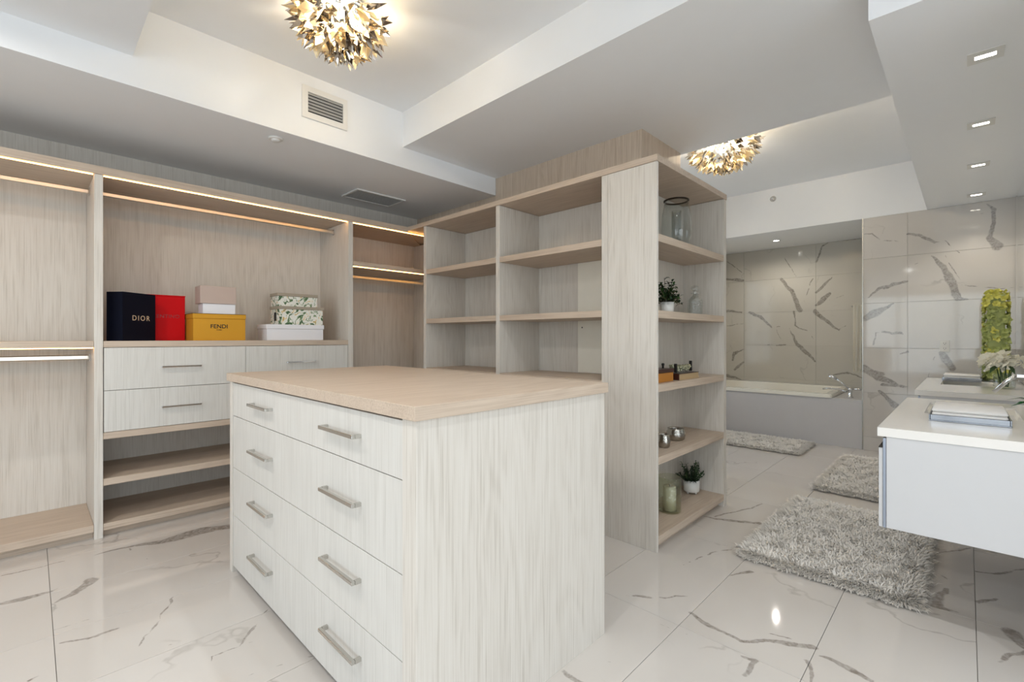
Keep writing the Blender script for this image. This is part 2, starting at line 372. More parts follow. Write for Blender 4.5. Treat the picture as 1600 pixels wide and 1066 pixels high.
M['yellow'] = plain('ochre_paper', (214, 156, 48), 0.6, spec=0.2, bump=0.2, bscale=500)
M['yedge'] = plain('ochre_edge', (120, 92, 40), 0.6)
M['gold'] = plain('pale_gold_print', (225, 200, 165), 0.4)
M['ink'] = plain('black_print', (25, 22, 18), 0.6)
M['rose'] = plain('rose_beige_paper', (196, 175, 163), 0.6, bump=0.3, bscale=300)
M['wpaper'] = plain('white_card', (240, 238, 240), 0.5, vary=0.01)
M['taupe'] = plain('taupe_lid_paper', (170, 158, 140), 0.6)
M['towel'] = plain('white_terry', (240, 238, 236), 0.95, bump=1.0, bscale=700)
M['cream'] = plain('cream_terry', (246, 241, 228), 0.95, bump=1.0, bscale=700)
M['pot'] = plain('white_ceramic', (238, 236, 230), 0.2)
M['leaf'] = plain('green_leaf', (58, 92, 44), 0.45, vary=0.25)
M['leafd'] = plain('dark_green_leaf', (40, 66, 38), 0.5, vary=0.25)
M['leafg'] = plain('glossy_orchid_leaf', (18, 92, 40), 0.15, vary=0.2)
M['stem'] = plain('brown_stem', (90, 74, 48), 0.7)
M['soil'] = plain('soil', (50, 40, 32), 0.9)
M['wax'] = plain('cream_wax', (235, 228, 208), 0.4)
M['silver'] = plain('mercury_silver', (205, 200, 190), 0.22, 1.0, bump=1.5, bscale=90, vary=0.3)
M['petal_w'] = plain('white_petal', (246, 242, 226), 0.5)
M['petal_y'] = plain('lime_petal', (232, 228, 120), 0.55, vary=0.12)
M['petal_g'] = plain('green_petal', (186, 196, 120), 0.55, vary=0.15)
M['bookor'] = plain('amber_book_cover', (184, 118, 38), 0.4)
M['bookbr'] = plain('dark_brown_cover', (62, 30, 20), 0.35)
M['beige'] = plain('beige_box', (188, 160, 120), 0.5)
M['shag'] = plain('shag_yarn', (250, 245, 237), 0.9, vary=0.10)
M['shagb'] = plain('shag_backing', (170, 162, 152), 0.95)
M['steel'] = plain('smoked_steel', (205, 196, 186), 0.12, 1.0, vary=0.1)
m, n, l, p = newmat('amber_prism'); M['amber'] = m
p.inputs['Base Color'].default_value = srgb(252, 238, 205); p.inputs['Roughness'].default_value = 0.15
p.inputs['Transmission Weight'].default_value = 0.55; p.inputs['Metallic'].default_value = 0.25
# printed citrus-leaf paper
m, n, l, p = newmat('leafy_print_paper'); M['print'] = m
tc = n.new('ShaderNodeTexCoord'); v = n.new('ShaderNodeTexVoronoi'); v.inputs['Scale'].default_value = 26; v.inputs['Randomness'].default_value = 1
ns = n.new('ShaderNodeTexNoise'); ns.inputs['Scale'].default_value = 14; ns.inputs['Distortion'].default_value = 2.5; ns.inputs['Detail'].default_value = 2
l.new(tc.outputs['Object'], v.inputs['Vector']); l.new(tc.outputs['Object'], ns.inputs['Vector'])
cr = n.new('ShaderNodeValToRGB'); cr.color_ramp.interpolation = 'CONSTANT'; e = cr.color_ramp.elements
e[0].position = 0; e[0].color = srgb(60, 92, 60); e[1].position = 0.38; e[1].color = srgb(122, 146, 104)
for ps, c in ((0.44, (236, 234, 224)), (0.58, (244, 242, 234)), (0.62, (226, 190, 112)), (0.68, (150, 160, 130))):
    x = e.new(ps); x.color = srgb(*c)
l.new(ns.outputs['Fac'], cr.inputs[0]); l.new(cr.outputs[0], p.inputs['Base Color']); p.inputs['Roughness'].default_value = 0.5

# ------------------------------------------------------------ mesh helpers (world coordinates)
class MB:
    def __init__(s): s.bm = bmesh.new()
    def box(s, x0, x1, y0, y1, z0, z1, bev=0.0):
        r = bmesh.ops.create_cube(s.bm, size=1)
        for v in r['verts']:
            v.co = Vector(((x0+x1)/2+v.co.x*(x1-x0), (y0+y1)/2+v.co.y*(y1-y0), (z0+z1)/2+v.co.z*(z1-z0)))
        if bev:
            es = list({e for v in r['verts'] for e in v.link_edges})
            bmesh.ops.bevel(s.bm, geom=es, offset=bev, segments=1, affect='EDGES', profile=0.5)
        return s
    def cyl(s, a, b, r0, r1=None, seg=16, caps=True):
        a = Vector(a); b = Vector(b); r1 = r0 if r1 is None else r1
        d = (b-a); u = d.orthogonal().normalized(); w = d.normalized().cross(u)
        A = []; Bv = []
        for i in range(seg):
            t = 2*PI*i/seg; k = u*math.cos(t)+w*math.sin(t)
            A.append(s.bm.verts.new(a+k*r0)); Bv.append(s.bm.verts.new(b+k*r1))
        for i in range(seg):
            j = (i+1) % seg; f = s.bm.faces.new((A[i], A[j], Bv[j], Bv[i])); f.smooth = True
        if caps: s.bm.faces.new(A[::-1]); s.bm.faces.new(Bv)
        return s
    def lathe(s, c, prof, seg=32, smooth=True):
        rings = []
        for r, z in prof:
            if r < 1e-5: rings.append([s.bm.verts.new((c[0], c[1], c[2]+z))])
            else: rings.append([s.bm.verts.new((c[0]+r*math.cos(2*PI*i/seg), c[1]+r*math.sin(2*PI*i/seg), c[2]+z)) for i in range(seg)])
        for p, q in zip(rings, rings[1:]):
            for i in range(seg):
                j = (i+1) % seg
                if len(p) == 1 and len(q) == 1: continue
                if len(p) == 1: f = s.bm.faces.new((p[0], q[j], q[i]))
                elif len(q) == 1: f = s.bm.faces.new((p[i], p[j], q[0]))
                else: f = s.bm.faces.new((p[i], p[j], q[j], q[i]))
                f.smooth = smooth
        return s
    def tube(s, pts, r, seg=10):
        pts = [Vector(p) for p in pts]; rings = []
        for i, p in enumerate(pts):
            d = (pts[min(i+1, len(pts)-1)]-pts[max(i-1, 0)]).normalized()
            u = d.cross(Vector((0.013, 0.021, 1))).normalized(); w = d.cross(u)
            rr = r[i] if isinstance(r, (list, tuple)) else r
            rings.append([s.bm.verts.new(p+(u*math.cos(2*PI*k/seg)+w*math.sin(2*PI*k/seg))*rr) for k in range(seg)])
        for p, q in zip(rings, rings[1:]):
            for i in range(seg):
                j = (i+1) % seg; f = s.bm.faces.new((p[i], p[j], q[j], q[i])); f.smooth = True
        s.bm.faces.new(rings[0][::-1]); s.bm.faces.new(rings[-1]); return s
    def poly(s, pts, faces, smooth=False):
        vs = [s.bm.verts.new(p) for p in pts]
        for f in faces:
            g = s.bm.faces.new([vs[i] for i in f]); g.smooth = smooth
        return s
    def leaf(s, base, direction, length, width, droop=0.2, up=(0, 0, 1)):
        """cupped leaf of six faces"""
        b = Vector(base); d = Vector(direction).normalized(); up = Vector(up)
        side = d.cross(up)
        if side.length < 1e-3: side = Vector((1, 0, 0))
        side.normalize(); nrm = side.cross(d)
        row = []
        for t, wf in ((0, 0.08), (0.35, 0.9), (0.7, 0.8), (1, 0.02)):
            c = b+d*length*t-nrm*(-droop*length*t*(1-t)*1.5)-Vector((0, 0, droop*length*t*t))
            row.append((c-side*width/2*wf+nrm*width*0.15*wf, c, c+side*width/2*wf+nrm*width*0.15*wf))
        vs = [[s.bm.verts.new(p) for p in r] for r in row]
        for p, q in zip(vs, vs[1:]):
            for i in (0, 1):
                f = s.bm.faces.new((p[i], p[i+1], q[i+1], q[i])); f.smooth = True
        return s
WP = {}
def bounds(bm):
    v = [x.co for x in bm.verts]
    return [min(p[i] for p in v) for i in range(3)], [max(p[i] for p in v) for i in range(3)]
def tag(o, label=None, cat=None, group=None, kind=None):
    if label: o['label'] = label
    if cat: o['category'] = cat
    if group: o['group'] = group
    if kind: o['kind'] = kind
    return o
def mk(name, mb, mat, parent=None, label=None, cat=None, group=None, kind=None):
    bm = mb.bm
    bmesh.ops.recalc_face_normals(bm, faces=bm.faces)
    if parent is None:
        lo, hi = bounds(bm); org = Vector(((lo[0]+hi[0])/2, (lo[1]+hi[1])/2, lo[2]))
    else: org = Vector(WP[parent])
    bmesh.ops.translate(bm, verts=bm.verts, vec=-org)
    me = bpy.data.meshes.new(name); bm.to_mesh(me); bm.free()
    me.materials.append(M[mat] if isinstance(mat, str) else mat)
    o = bpy.data.objects.new(name, me); COL.objects.link(o)
    if parent is None: o.location = org
    else: o.parent = parent
    WP[o] = tuple(org)
    return tag(o, label, cat, group, kind)
def thing(name, loc, label, cat, group=None, kind=None):
    o = bpy.data.objects.new(name, None); o.location = loc; o.empty_display_size = 0.05
    COL.objects.link(o); WP[o] = tuple(loc); return tag(o, label, cat, group, kind)
def copy_tree(o, parent=None, loc=None):
    c = o.copy(); COL.objects.link(c)
    if parent: c.parent = parent
    if loc is not None: c.location = loc
    WP[c] = tuple(loc) if loc is not None else WP.get(o)
    for ch in [k for k in KIDS.get(o, [])]: copy_tree(ch, c)
    return c
KIDS = {}
def index_kids(root):
    for x in [q for q in bpy.data.objects if q.parent == root]:
        KIDS.setdefault(root, []).append(x); index_kids(x)
def box(name, x0, x1, y0, y1, z0, z1, mat, parent=None, bev=0.0, **k):
    return mk(name, MB().box(x0, x1, y0, y1, z0, z1, bev), mat, parent, **k)
def text(name, body, loc, rot, size, mat, parent, off=0.0, spacing=1.0):
    c = bpy.data.curves.new(name, 'FONT'); c.body = body; c.size = size; c.align_x = 'CENTER'; c.align_y = 'CENTER'
    c.extrude = 0.0004; c.offset = off; c.space_character = spacing
    tmp = bpy.data.objects.new(name, c); COL.objects.link(tmp)
    dg = bpy.context.evaluated_depsgraph_get(); me = bpy.data.meshes.new_from_object(tmp.evaluated_get(dg))
    bpy.data.objects.remove(tmp); me.materials.clear(); me.materials.append(M[mat])
    o = bpy.data.objects.new(name, me); COL.objects.link(o); o.parent = parent
    o.location = Vector(loc)-Vector(WP[parent]); o.rotation_euler = rot; WP[o] = loc; return o
R3 = random.Random(7)
# ============================================================ SETTING
XW, XB = 6.48, 7.73          # tiled wall plane, back of the bath alcove
ZS, ZM, ZT, ZB = 2.58, 2.74, 3.01, 3.12   # soffit, dropped ceiling, tray, bath ceiling
fl = box('floor', -4.9, 7.9, -5.3, 4.6, -0.12, -0.010, 'grout', kind='structure')
x = 0.066-0.949*6
xs = [x+0.949*i for i in range(15)]; ys = [0.435+0.463*i for i in range(-13, 10)]
g = 0.0010
mesh_cache = None
def near(s, x0, x1, y0, y1, pad=0.06):
    return min(s[0], s[3])-pad < x1 and max(s[0], s[3])+pad > x0 and min(s[1], s[4])-pad < y1 and max(s[1], s[4])+pad > y0
for i in range(len(xs)-1):
    for j in range(len(ys)-1):
        if xs[i+1] < -4.6 or xs[i] > 6.48 or ys[j] > 4.45 or ys[j+1] < -5.0: continue
        if xs[i] > 2.6 and ys[j+1] < -0.4: continue
        own = [s for s in FLO if near(s, xs[i], xs[i+1], ys[j], ys[j+1])]
        if mesh_cache is None:
            o = box('tile', xs[i]+g, xs[i+1]-g, ys[j]+g, ys[j+1]-g, -0.010, 0.0, 'floor', fl, bev=0.0006)
            mesh_cache = o; o0 = (xs[i], ys[j])
        else:
            o = mesh_cache.copy(); COL.objects.link(o); o.parent = fl
            o.location = (xs[i]-o0[0], ys[j]-o0[1], 0)
        if own:      # this tile has its own run of veins
            o.material_slots[0].link = 'OBJECT'
            o.material_slots[0].material = marble('polished_floor_marble', *FLOOR_LOOK[:3], own, *FLOOR_LOOK[3:], spec=0.6)
# walls
box('wall_left', -4.85, 3.03, 4.452, 4.6, 0, 3.2, 'white', kind='structure')
wf = thing('wall_front', (0, -5.05, 0), None, None, kind='structure')
for a in ((-4.85, -3.1, 0, 3.2), (1.9, 2.6, 0, 3.2), (-3.1, 1.9, 0, 0.2), (-3.1, 1.9, 2.5, 3.2)):
    box('wall_panel', a[0], a[1], -5.2, -5.05, a[2], a[3], 'white', wf)
wr = thing('wall_rear', (-4.62, 0, 0), None, None, kind='structure')
for a in ((-5.2, -2.3, 0, 3.2), (2.7, 4.45, 0, 3.2), (-2.3, 2.7, 0, 0.2), (-2.3, 2.7, 2.5, 3.2)):
    box('wall_panel', -4.78, -4.62, a[0], a[1], a[2], a[3], 'white', wr)
def window(n, horizontal, c, a0, a1):
    w = thing('window_%d' % n, (c, (a0+a1)/2, 0.2) if horizontal else ((a0+a1)/2, c, 0.2), None, None, kind='structure')
    def bx(nm, p0, p1, z0, z1, t, mat):
        if horizontal: box(nm, c-t, c+t, p0, p1, z0, z1, mat, w)
        else: box(nm, p0, p1, c-t, c+t, z0, z1, mat, w)
    k = 4; st = (a1-a0)/k
    for i in range(k+1): bx('mullion', a0+st*i-0.025, a0+st*i+0.025, 0.2, 2.5, 0.03, 'alu')
    bx('frame_rail', a0, a1, 0.2, 0.25, 0.03, 'alu'); bx('frame_rail', a0, a1, 2.45, 2.5, 0.03, 'alu')
window(1, False, -5.1, -3.1, 1.9); window(2, True, -4.7, -2.3, 2.7)
box('wall_right', 2.5, XW, -0.50, -0.345, 0, 3.2, 'white', kind='structure')
box('wall_corner', 2.5, 2.6, -5.05, -0.50, 0, 3.2, 'white', kind='structure')
wb = thing('wall_bath', (5.1, 3.0, 0), None, None, kind='structure')
for a in ((3.66, 4.2, 0, 3.25), (6.0, XB+0.1, 0, 3.25), (4.2, 6.0, 0, 0.75), (4.2, 6.0, 2.35, 3.25)):
    box('wall_panel', a[0], a[1], 3.0, 3.06, a[2], a[3], 'white', wb)
w3 = thing('window_3', (5.1, 3.03, 0.75), None, None, kind='structure')  # unseen window, added only to let fill light into the bath
for a in (4.2, 5.08, 5.96): box('mullion', a, a+0.04, 3.01, 3.05, 0.75, 2.35, 'alu', w3)
# column clad in oak behind the shelving
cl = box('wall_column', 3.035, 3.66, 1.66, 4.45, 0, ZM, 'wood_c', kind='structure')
box('trim_1', -4.6, 3.03, 4.436, 4.452, 2.32, ZS, 'wood_z', kind='structure')
# ceilings and dropped parts
box('ceiling', -4.85, 3.70, -5.2, 4.6, ZT, 3.2, 'ceil', kind='structure')
box('ceiling_bath', 3.70, XB+0.1, -0.5, 3.1, ZB, 3.25, 'ceil', kind='structure')
box('trim_2', -4.62, 3.03, 3.16, 4.45, ZS, ZT, 'ceil', kind='structure')
box('trim_3', 2.024, 3.69, -5.05, 3.16, ZM, ZT, 'ceil', kind='structure')
box('trim_4', -4.62, 0.375, -5.05, 3.16, ZM, ZT, 'ceil', kind='structure')
v4 = MB().box(2.45, 3.6905, -0.345, 0.297, ZS, ZM); v4.box(3.6905, XW, -0.345, 0.297, ZS, ZB)
mk('trim_5', v4, 'sat', kind='structure')
box('trim_6', XW, XW+0.10, 0.835, 3.0, ZS, ZB, 'ceil', kind='structure')
box('trim_7', XW, XW+0.10, -0.345, 0.835, ZS, ZB, 'ceil', kind='structure')
box('ceiling_alcove', XW+0.10, XB+0.1, 0.835, 3.0, ZS, ZS+0.1, 'ceil', kind='structure')
# tiled wall beside the alcove
zr = [0.0, 0.152, 0.645, 1.138, 1.631, 2.124, ZS]
wt = box('wall_tiled', XW+0.012, XB+0.1, -0.345, 0.823, 0, ZS, 'wgrout', kind='structure')
for a, b in ((-0.343, 0.452), (0.452, 0.835)):
    for z0, z1 in zip(zr, zr[1:]):
        box('wall_tile', XW, XW+0.012, a+g, b-g, z0+g, z1-g, 'wallm', wt, bev=0.0006)
for z0, z1 in zip(zr, zr[1:]):
    for a, b in ((XW+0.012, 7.1), (7.1, XB)):
        box('wall_tile', a+g, b-g, 0.823, 0.835, z0+g, z1-g, 'alcm', wt, bev=0.0006)
wa = box('wall_alcove', XB+0.012, XB+0.1, 0.823, 3.0, 0, ZS, 'wgrout', kind='structure')
ya = [0.836, 1.53, 2.485, 2.985]
for a, b in zip(ya, ya[1:]):
    for z0, z1 in zip(zr, zr[1:]):
        box('wall_tile', XB, XB+0.012, a+g, b-g, z0+g, z1-g, 'alcm', wa, bev=0.0006)
box('trim_8', XW-0.004, XW+0.004, 0.832, 0.840, 0, ZS, 'nickel', kind='structure')

# ============================================================ LEFT CLOSET RUN
YF, YB = 3.87, 4.434         # front plane, face of the back panels
TB0, TB1 = 2.268, 2.318      # top board
def rod(parent, x0, x1, y, z, name='hanging_rod'):
    m = MB().box(x0+0.004, x1-0.004, y-0.008, y+0.008, z-0.016, z+0.016, 0.006)
    r = mk(name, m, 'rodm', parent)
    for xx in (x0, x1-0.006):
        box('bracket', xx, xx+0.006, y-0.018, y+0.018, z-0.026, z+0.026, 'chrome', r, bev=0.002)
def led(parent, x0, x1, y0, y1, z, t=0.005):
    return box('light_strip', x0, x1, y0, y1, z-t, z, 'led', parent)
def pull(parent, c, length, axis, out, mat='nickel', th=0.010, dep=0.030):
    """square bar pull: bar and two posts"""
    x, y, z = c; m = MB(); h = length/2
    if axis == 'x':      # drawer faces -y
        m.box(x-h, x+h, y-dep, y-dep+th, z-th/2, z+th/2, 0.0015)
        for s in (-1, 1): m.box(x+s*(h-0.006)-0.006, x+s*(h-0.006)+0.006, y-dep+th, y, z-th/2, z+th/2)
    else:                # drawer faces -x
        m.box(x-dep, x-dep+th, y-h, y+h, z-th/2, z+th/2, 0.0015)
        for s in (-1, 1): m.box(x-dep+th, x, y+s*(h-0.006)-0.006, y+s*(h-0.006)+0.006, z-th/2, z+th/2)
    return mk('handle', m, mat, parent)

hc = thing('hanging_closet', (-0.4, 4.15, 0), 'open oak hanging closet with two chrome rods, left of the drawer closet', 'closet')
X0 = -1.10
box('side_panel', X0, X0+0.04, YF, YB, 0, TB0-0.002, 'wood_z', hc, bev=0.001)
box('back_panel', X0+0.04, 0.271, YB, YB+0.014, 0, TB0, 'wood_z', hc)
box('shelf', X0+0.04, 0.271, YF, YB, 1.190, 1.230, 'wood_x', hc, bev=0.001)
box('bottom_shelf', X0+0.04, 0.271, YF, YB, 0.047, 0.090, 'wood_x', hc, bev=0.001)
box('plinth', X0+0.04, 0.271, YF+0.05, YF+0.066, 0.0, 0.047, 'wood_x', hc)
led(hc, X0+0.04, 0.268, YF+0.010, YF+0.019, TB0-0.001); led(hc, X0+0.04, 0.268, YF+0.010, YF+0.019, 1.189)
rod(hc, X0+0.04, 0.271, 4.145, 2.212); rod(hc, X0+0.04, 0.271, 4.145, 1.122)

dc = thing('drawer_closet', (1.12, 4.15, 0), 'oak closet section with white drawers, counter holding gift boxes and two low shelves', 'closet')
box('side_panel', 0.272, 0.314, YF-0.004, YB+0.014, 0, TB0-0.002, 'wood_z', dc, bev=0.001)
box('side_panel', 1.930, 1.972, YF-0.004, YB+0.014, 0, TB0-0.002, 'wood_z', dc, bev=0.001)
box('back_panel', 0.315, 1.929, YB, YB+0.014, 0, TB0, 'wood_z', dc)
box('countertop', 0.315, 1.929, YF, YB, 1.190, 1.230, 'wood_x', dc, bev=0.001)
box('divider', 1.10, 1.14, YF+0.02, YB, 0.656, 1.189, 'wood_z', dc)
box('drawer_rail', 0.315, 1.929, YF, YB, 0.614, 0.655, 'wood_x', dc, bev=0.001)
box('shelf', 0.315, 1.929, YF, YB, 0.324, 0.366, 'wood_x', dc, bev=0.001)
box('bottom_shelf', 0.315, 1.929, YF, YB, 0.044, 0.086, 'wood_x', dc, bev=0.001)
box('plinth', 0.315, 1.929, YF+0.05, YF+0.066, 0, 0.044, 'wood_x', dc)
for xa, xb_, hx0, hx1 in ((0.318, 1.1195, 0.609, 0.835), (1.1225, 1.926, 1.412, 1.638)):
    for z0, z1, hz in ((0.919, 1.187, 1.056), (0.658, 0.916, 0.788)):
        d = box('drawer', xa, xb_, YF-0.001, YF+0.018, z0, z1, 'front', dc, bev=0.0008)
        pull(d, ((hx0+hx1)/2, YF-0.001, hz), hx1-hx0, 'x', -1, 'chrome', 0.010, 0.028)
led(dc, 0.317, 1.927, YF+0.010, YF+0.019, TB0-0.001)
rod(dc, 0.315, 1.929, 4.145, 2.212)

cc = thing('corner_closet', (2.5, 4.15, 0), 'narrow oak hanging closet in the corner behind the island', 'closet')
box('back_panel', 1.973, 3.00, YB, YB+0.014, 0, TB0, 'wood_z', cc)
box('side_panel', 2.985, 3.025, 3.61, YB-0.001, 0, TB0-0.002, 'wood_z', cc)
box('shelf', 1.973, 2.984, YF, YB, 1.885, 1.926, 'wood_x', cc, bev=0.001)
box('bottom_shelf', 1.973, 2.984, YF, YB, 0.047, 0.090, 'wood_x', cc, bev=0.001)
box('plinth', 1.973, 2.984, YF+0.05, YF+0.066, 0, 0.047, 'wood_x', cc)
led(cc, 1.975, 2.98, YF+0.010, YF+0.019, TB0-0.001); led(cc, 1.975, 2.98, YF+0.010, YF+0.019, 1.884)
rod(cc, 1.973, 2.984, 4.145, 1.825)

# top boards, mitred at the inside corner
m = MB(); P = [(X0, YF-0.004), (2.530, YF-0.004), (3.03, YF-0.004+0.5), (3.03, YB+0.014), (X0, YB+0.014)]
n5 = len(P)
m.poly([(a, b, TB0) for a, b in P]+[(a, b, TB1) for a, b in P], [list(range(n5))[::-1], list(range(n5, 2*n5))]+[[i, (i+1) % n5, n5+(i+1) % n5, n5+i] for i in range(n5)])
mk('top_board', m, 'wood_x', label='long oak top board over the hanging, drawer and corner closets', cat='board')
m = MB(); P = [(2.530, 1.288), (3.628, 1.288), (3.628, 1.658), (3.03, 1.658), (3.03, YF-0.004+0.499), (2.530, YF-0.005)]
n5 = len(P)
m.poly([(a, b, TB0+0.012) for a, b in P]+[(a, b, TB1) for a, b in P], [list(range(n5))[::-1], list(range(n5, 2*n5))]+[[i, (i+1) % n5, n5+(i+1) % n5, n5+i] for i in range(n5)])
mk('top_board', m, 'wood_y', label='oak top board over the open shelving and its end unit', cat='board')

# ============================================================ SHELVING RUN (faces -x)
XF = 2.532
TZ = TB0+0.010
sh = thing('shelving_unit', (2.76, 2.62, 0), 'tall open oak shelving in two bays behind the island', 'shelf')
for a in (3.562, 2.598):
    box('side_panel', XF, 3.00, a, a+0.041, 0, TZ, 'wood_z', sh, bev=0.001)
box('side_panel', XF+0.001, 3.00, 1.6215, 1.668, 0, TZ, 'wood_z', sh, bev=0.001)
box('back_panel', 3.00, 3.014, 1.63, 3.604, 0, TZ, 'wood_z', sh)
box('patch_panel', 2.994, 2.9995, 1.669, 2.19, 0.98, 1.834, 'raw', sh, label='paler unfinished panel at the back of the right bay')
for y0, y1 in ((2.6395, 3.5615), (1.6685, 2.5975)):
    for zt in (1.877, 1.424, 0.977, 0.552):
        box('shelf', XF, 2.9935, y0, y1, zt-0.042, zt, 'wood_y', sh, bev=0.001)
    box('bottom_shelf', XF, 2.9935, y0, y1, 0.045, 0.09, 'wood_y', sh, bev=0.001)
    box('plinth', XF+0.05, XF+0.066, y0, y1, 0, 0.045, 'wood_y', sh)
mk('drill_hole', MB().cyl((2.9935, 2.15, 1.33), (2.9939, 2.15, 1.33), 0.006, seg=10), 'dark', sh)
# end unit (faces -y)
YE = 1.29
eu = thing('display_shelf', (3.08, 1.45, 0), 'end shelf unit with decor on five shelves, facing the vanities', 'shelf')
box('side_panel', XF, 2.552, YE, 1.62, 0, TZ, 'wood_z', eu, bev=0.001)
box('side_panel', 3.575, 3.622, YE, 1.62, 0, TZ, 'wood_z', eu, bev=0.001)
box('back_panel', 2.552, 3.575, 1.60, 1.62, 0, TZ, 'wood_z', eu)
ESH = (1.860, 1.411, 0.977, 0.552)
for zt in ESH:
    box('shelf', 2.553, 3.574, YE, 1.5995, zt-0.045, zt, 'wood_x', eu, bev=0.001)
box('bottom_shelf', 2.553, 3.574, YE, 1.5995, 0.045, 0.09, 'wood_x', eu, bev=0.001)
box('plinth', 2.553, 3.574, YE+0.04, YE+0.056, 0, 0.045, 'wood_x', eu)

# ============================================================ ISLAND
isl = thing('island_cabinet', (1.22, 1.97, 0), 'large oak island dresser with eight bar pulls on white drawers', 'island')
box('side_panel', 0.748, 1.690, 1.098, 1.170, 0, 1.018, 'wood_z', isl, bev=0.001)
box('side_panel', 0.748, 1.690, 2.808, 2.850, 0, 1.018, 'wood_z', isl, bev=0.001)
box('back_panel', 1.672, 1.690, 1.171, 2.807, 0.06, 1.018, 'wood_z', isl)
box('bottom_panel', 0.775, 1.671, 1.171, 2.807, 0.06, 0.078, 'wood_y', isl)
box('plinth', 0.82, 0.836, 1.171, 2.807, 0, 0.06, 'dark', isl)
box('tabletop', 0.735, 1.704, 1.088, 2.862, 1.019, 1.060, 'wood_x', isl, bev=0.0012)
for z0, z1, hz in ((0.837, 1.010, 0.929), (0.561, 0.834, 0.706), (0.308, 0.558, 0.456), (0.036, 0.305, 0.200)):
    d = box('drawer', 0.752, 0.771, 1.173, 2.805, z0, z1, 'front', isl, bev=0.0008)
    for hy in (2.345, 1.545): pull(d, (0.752, hy, hz), 0.255, 'y', -1, 'nickel', 0.013, 0.034)
# ============================================================ GIFT BOXES ON THE CLOSET COUNTER
ZC = 1.2302
def rotbox(name, x0, x1, y0, y1, z0, z1, mat, parent, bev=0.001): return box(name, x0, x1, y0, y1, z0, z1, mat, parent, bev=bev)
FR = (PI/2, 0, 0)
b = thing('gift_box', (0.411, 3.90, ZC), 'large dark navy gift box turned towards the middle, at the left end of the counter', 'box', 'gift boxes on the closet counter')
rotbox('carton', 0.411, 0.671, 3.900, 4.010, ZC, ZC+0.318, 'navy', b, 0.002)
rotbox('lid_seam', 0.4105, 0.6715, 3.8995, 3.902, ZC+0.0005, ZC+0.3185, 'navy', b, 0)
text('lettering', 'DIOR', (0.552, 3.8985, ZC+0.150), FR, 0.048, 'gold', b, 0.0, 1.35)
b.rotation_euler = (0, 0, math.radians(41.3))
b = thing('gift_box', (0.68, 4.22, ZC), 'bright red gift box standing behind the navy one', 'box', 'gift boxes on the closet counter')
rotbox('carton', 0.560, 0.799, 4.170, 4.290, ZC, ZC+0.322, 'red', b, 0.002)
rotbox('lid', 0.558, 0.801, 4.168, 4.292, ZC+0.3225, ZC+0.330, 'red', b, 0.001)
text('lettering', 'VALENTINO', (0.664, 4.1695, ZC+0.175), FR, 0.036, 'darkred', b, 0.0002, 1.05)
b = thing('gift_box', (0.98, 4.05, ZC), 'wide ochre yellow gift box with dark lettering under the rose beige box', 'box', 'gift boxes on the closet counter')
rotbox('carton', 0.808, 1.145, 3.962, 4.212, ZC, ZC+0.160, 'yellow', b, 0.001)
rotbox('lid', 0.805, 1.148, 3.958, 4.216, ZC+0.1605, ZC+0.194, 'yellow', b, 0.002)
rotbox('lid_edge', 0.8045, 1.1485, 3.9575, 4.2165, ZC+0.1945, ZC+0.197, 'yedge', b, 0)
text('lettering', 'FENDI', (0.970, 3.9616, ZC+0.103), FR, 0.040, 'ink', b, 0.0008, 1.05)
text('lettering', 'ROMA', (0.970, 3.9616, ZC+0.078), FR, 0.011, 'ink', b, 0.0002, 1.2)
zz = ZC+0.1972
b = thing('shoe_box', (0.98, 4.06, zz), 'rose beige lidded box on top of the ochre gift box', 'box', 'gift boxes on the closet counter')
rotbox('carton', 0.875, 1.086, 4.00, 4.135, zz, zz+0.075, 'wpaper', b, 0.001)
rotbox('lid', 0.857, 1.090, 3.990, 4.145, zz+0.0755, zz+0.205, 'rose', b, 0.002)
b = thing('shoe_box', (1.53, 4.03, ZC), 'white shoe box with lid at the bottom of the right stack', 'box', 'stacked boxes beside the ochre box')
rotbox('carton', 1.302, 1.752, 3.97, 4.18, ZC, ZC+0.092, 'wpaper', b, 0.001)
rotbox('lid', 1.296, 1.758, 3.964, 4.186, ZC+0.0925, ZC+0.128, 'wpaper', b, 0.002)
zz = ZC+0.1285
b = thing('printed_box', (1.58, 4.08, zz), 'leaf printed box with taupe lid, middle of the stack, on the white shoe box', 'box', 'stacked boxes beside the ochre box')
rotbox('carton', 1.400, 1.752, 3.978, 4.18, zz, zz+0.125, 'print', b, 0.001)
rotbox('lid', 1.394, 1.762, 3.972, 4.186, zz+0.1255, zz+0.150, 'taupe', b, 0.002)
box('side_label', 1.3985, 1.3997, 4.05, 4.10, zz+0.03, zz+0.10, 'ink', b)
zz2 = zz+0.1503
b = thing('printed_box', (1.55, 4.06, zz2), 'small leaf printed box topping the stack of three', 'box', 'stacked boxes beside the ochre box')
rotbox('carton', 1.396, 1.712, 4.00, 4.165, zz2, zz2+0.082, 'print', b, 0.001)
rotbox('lid', 1.390, 1.718, 3.994, 4.171, zz2+0.0825, zz2+0.107, 'taupe', b, 0.002)

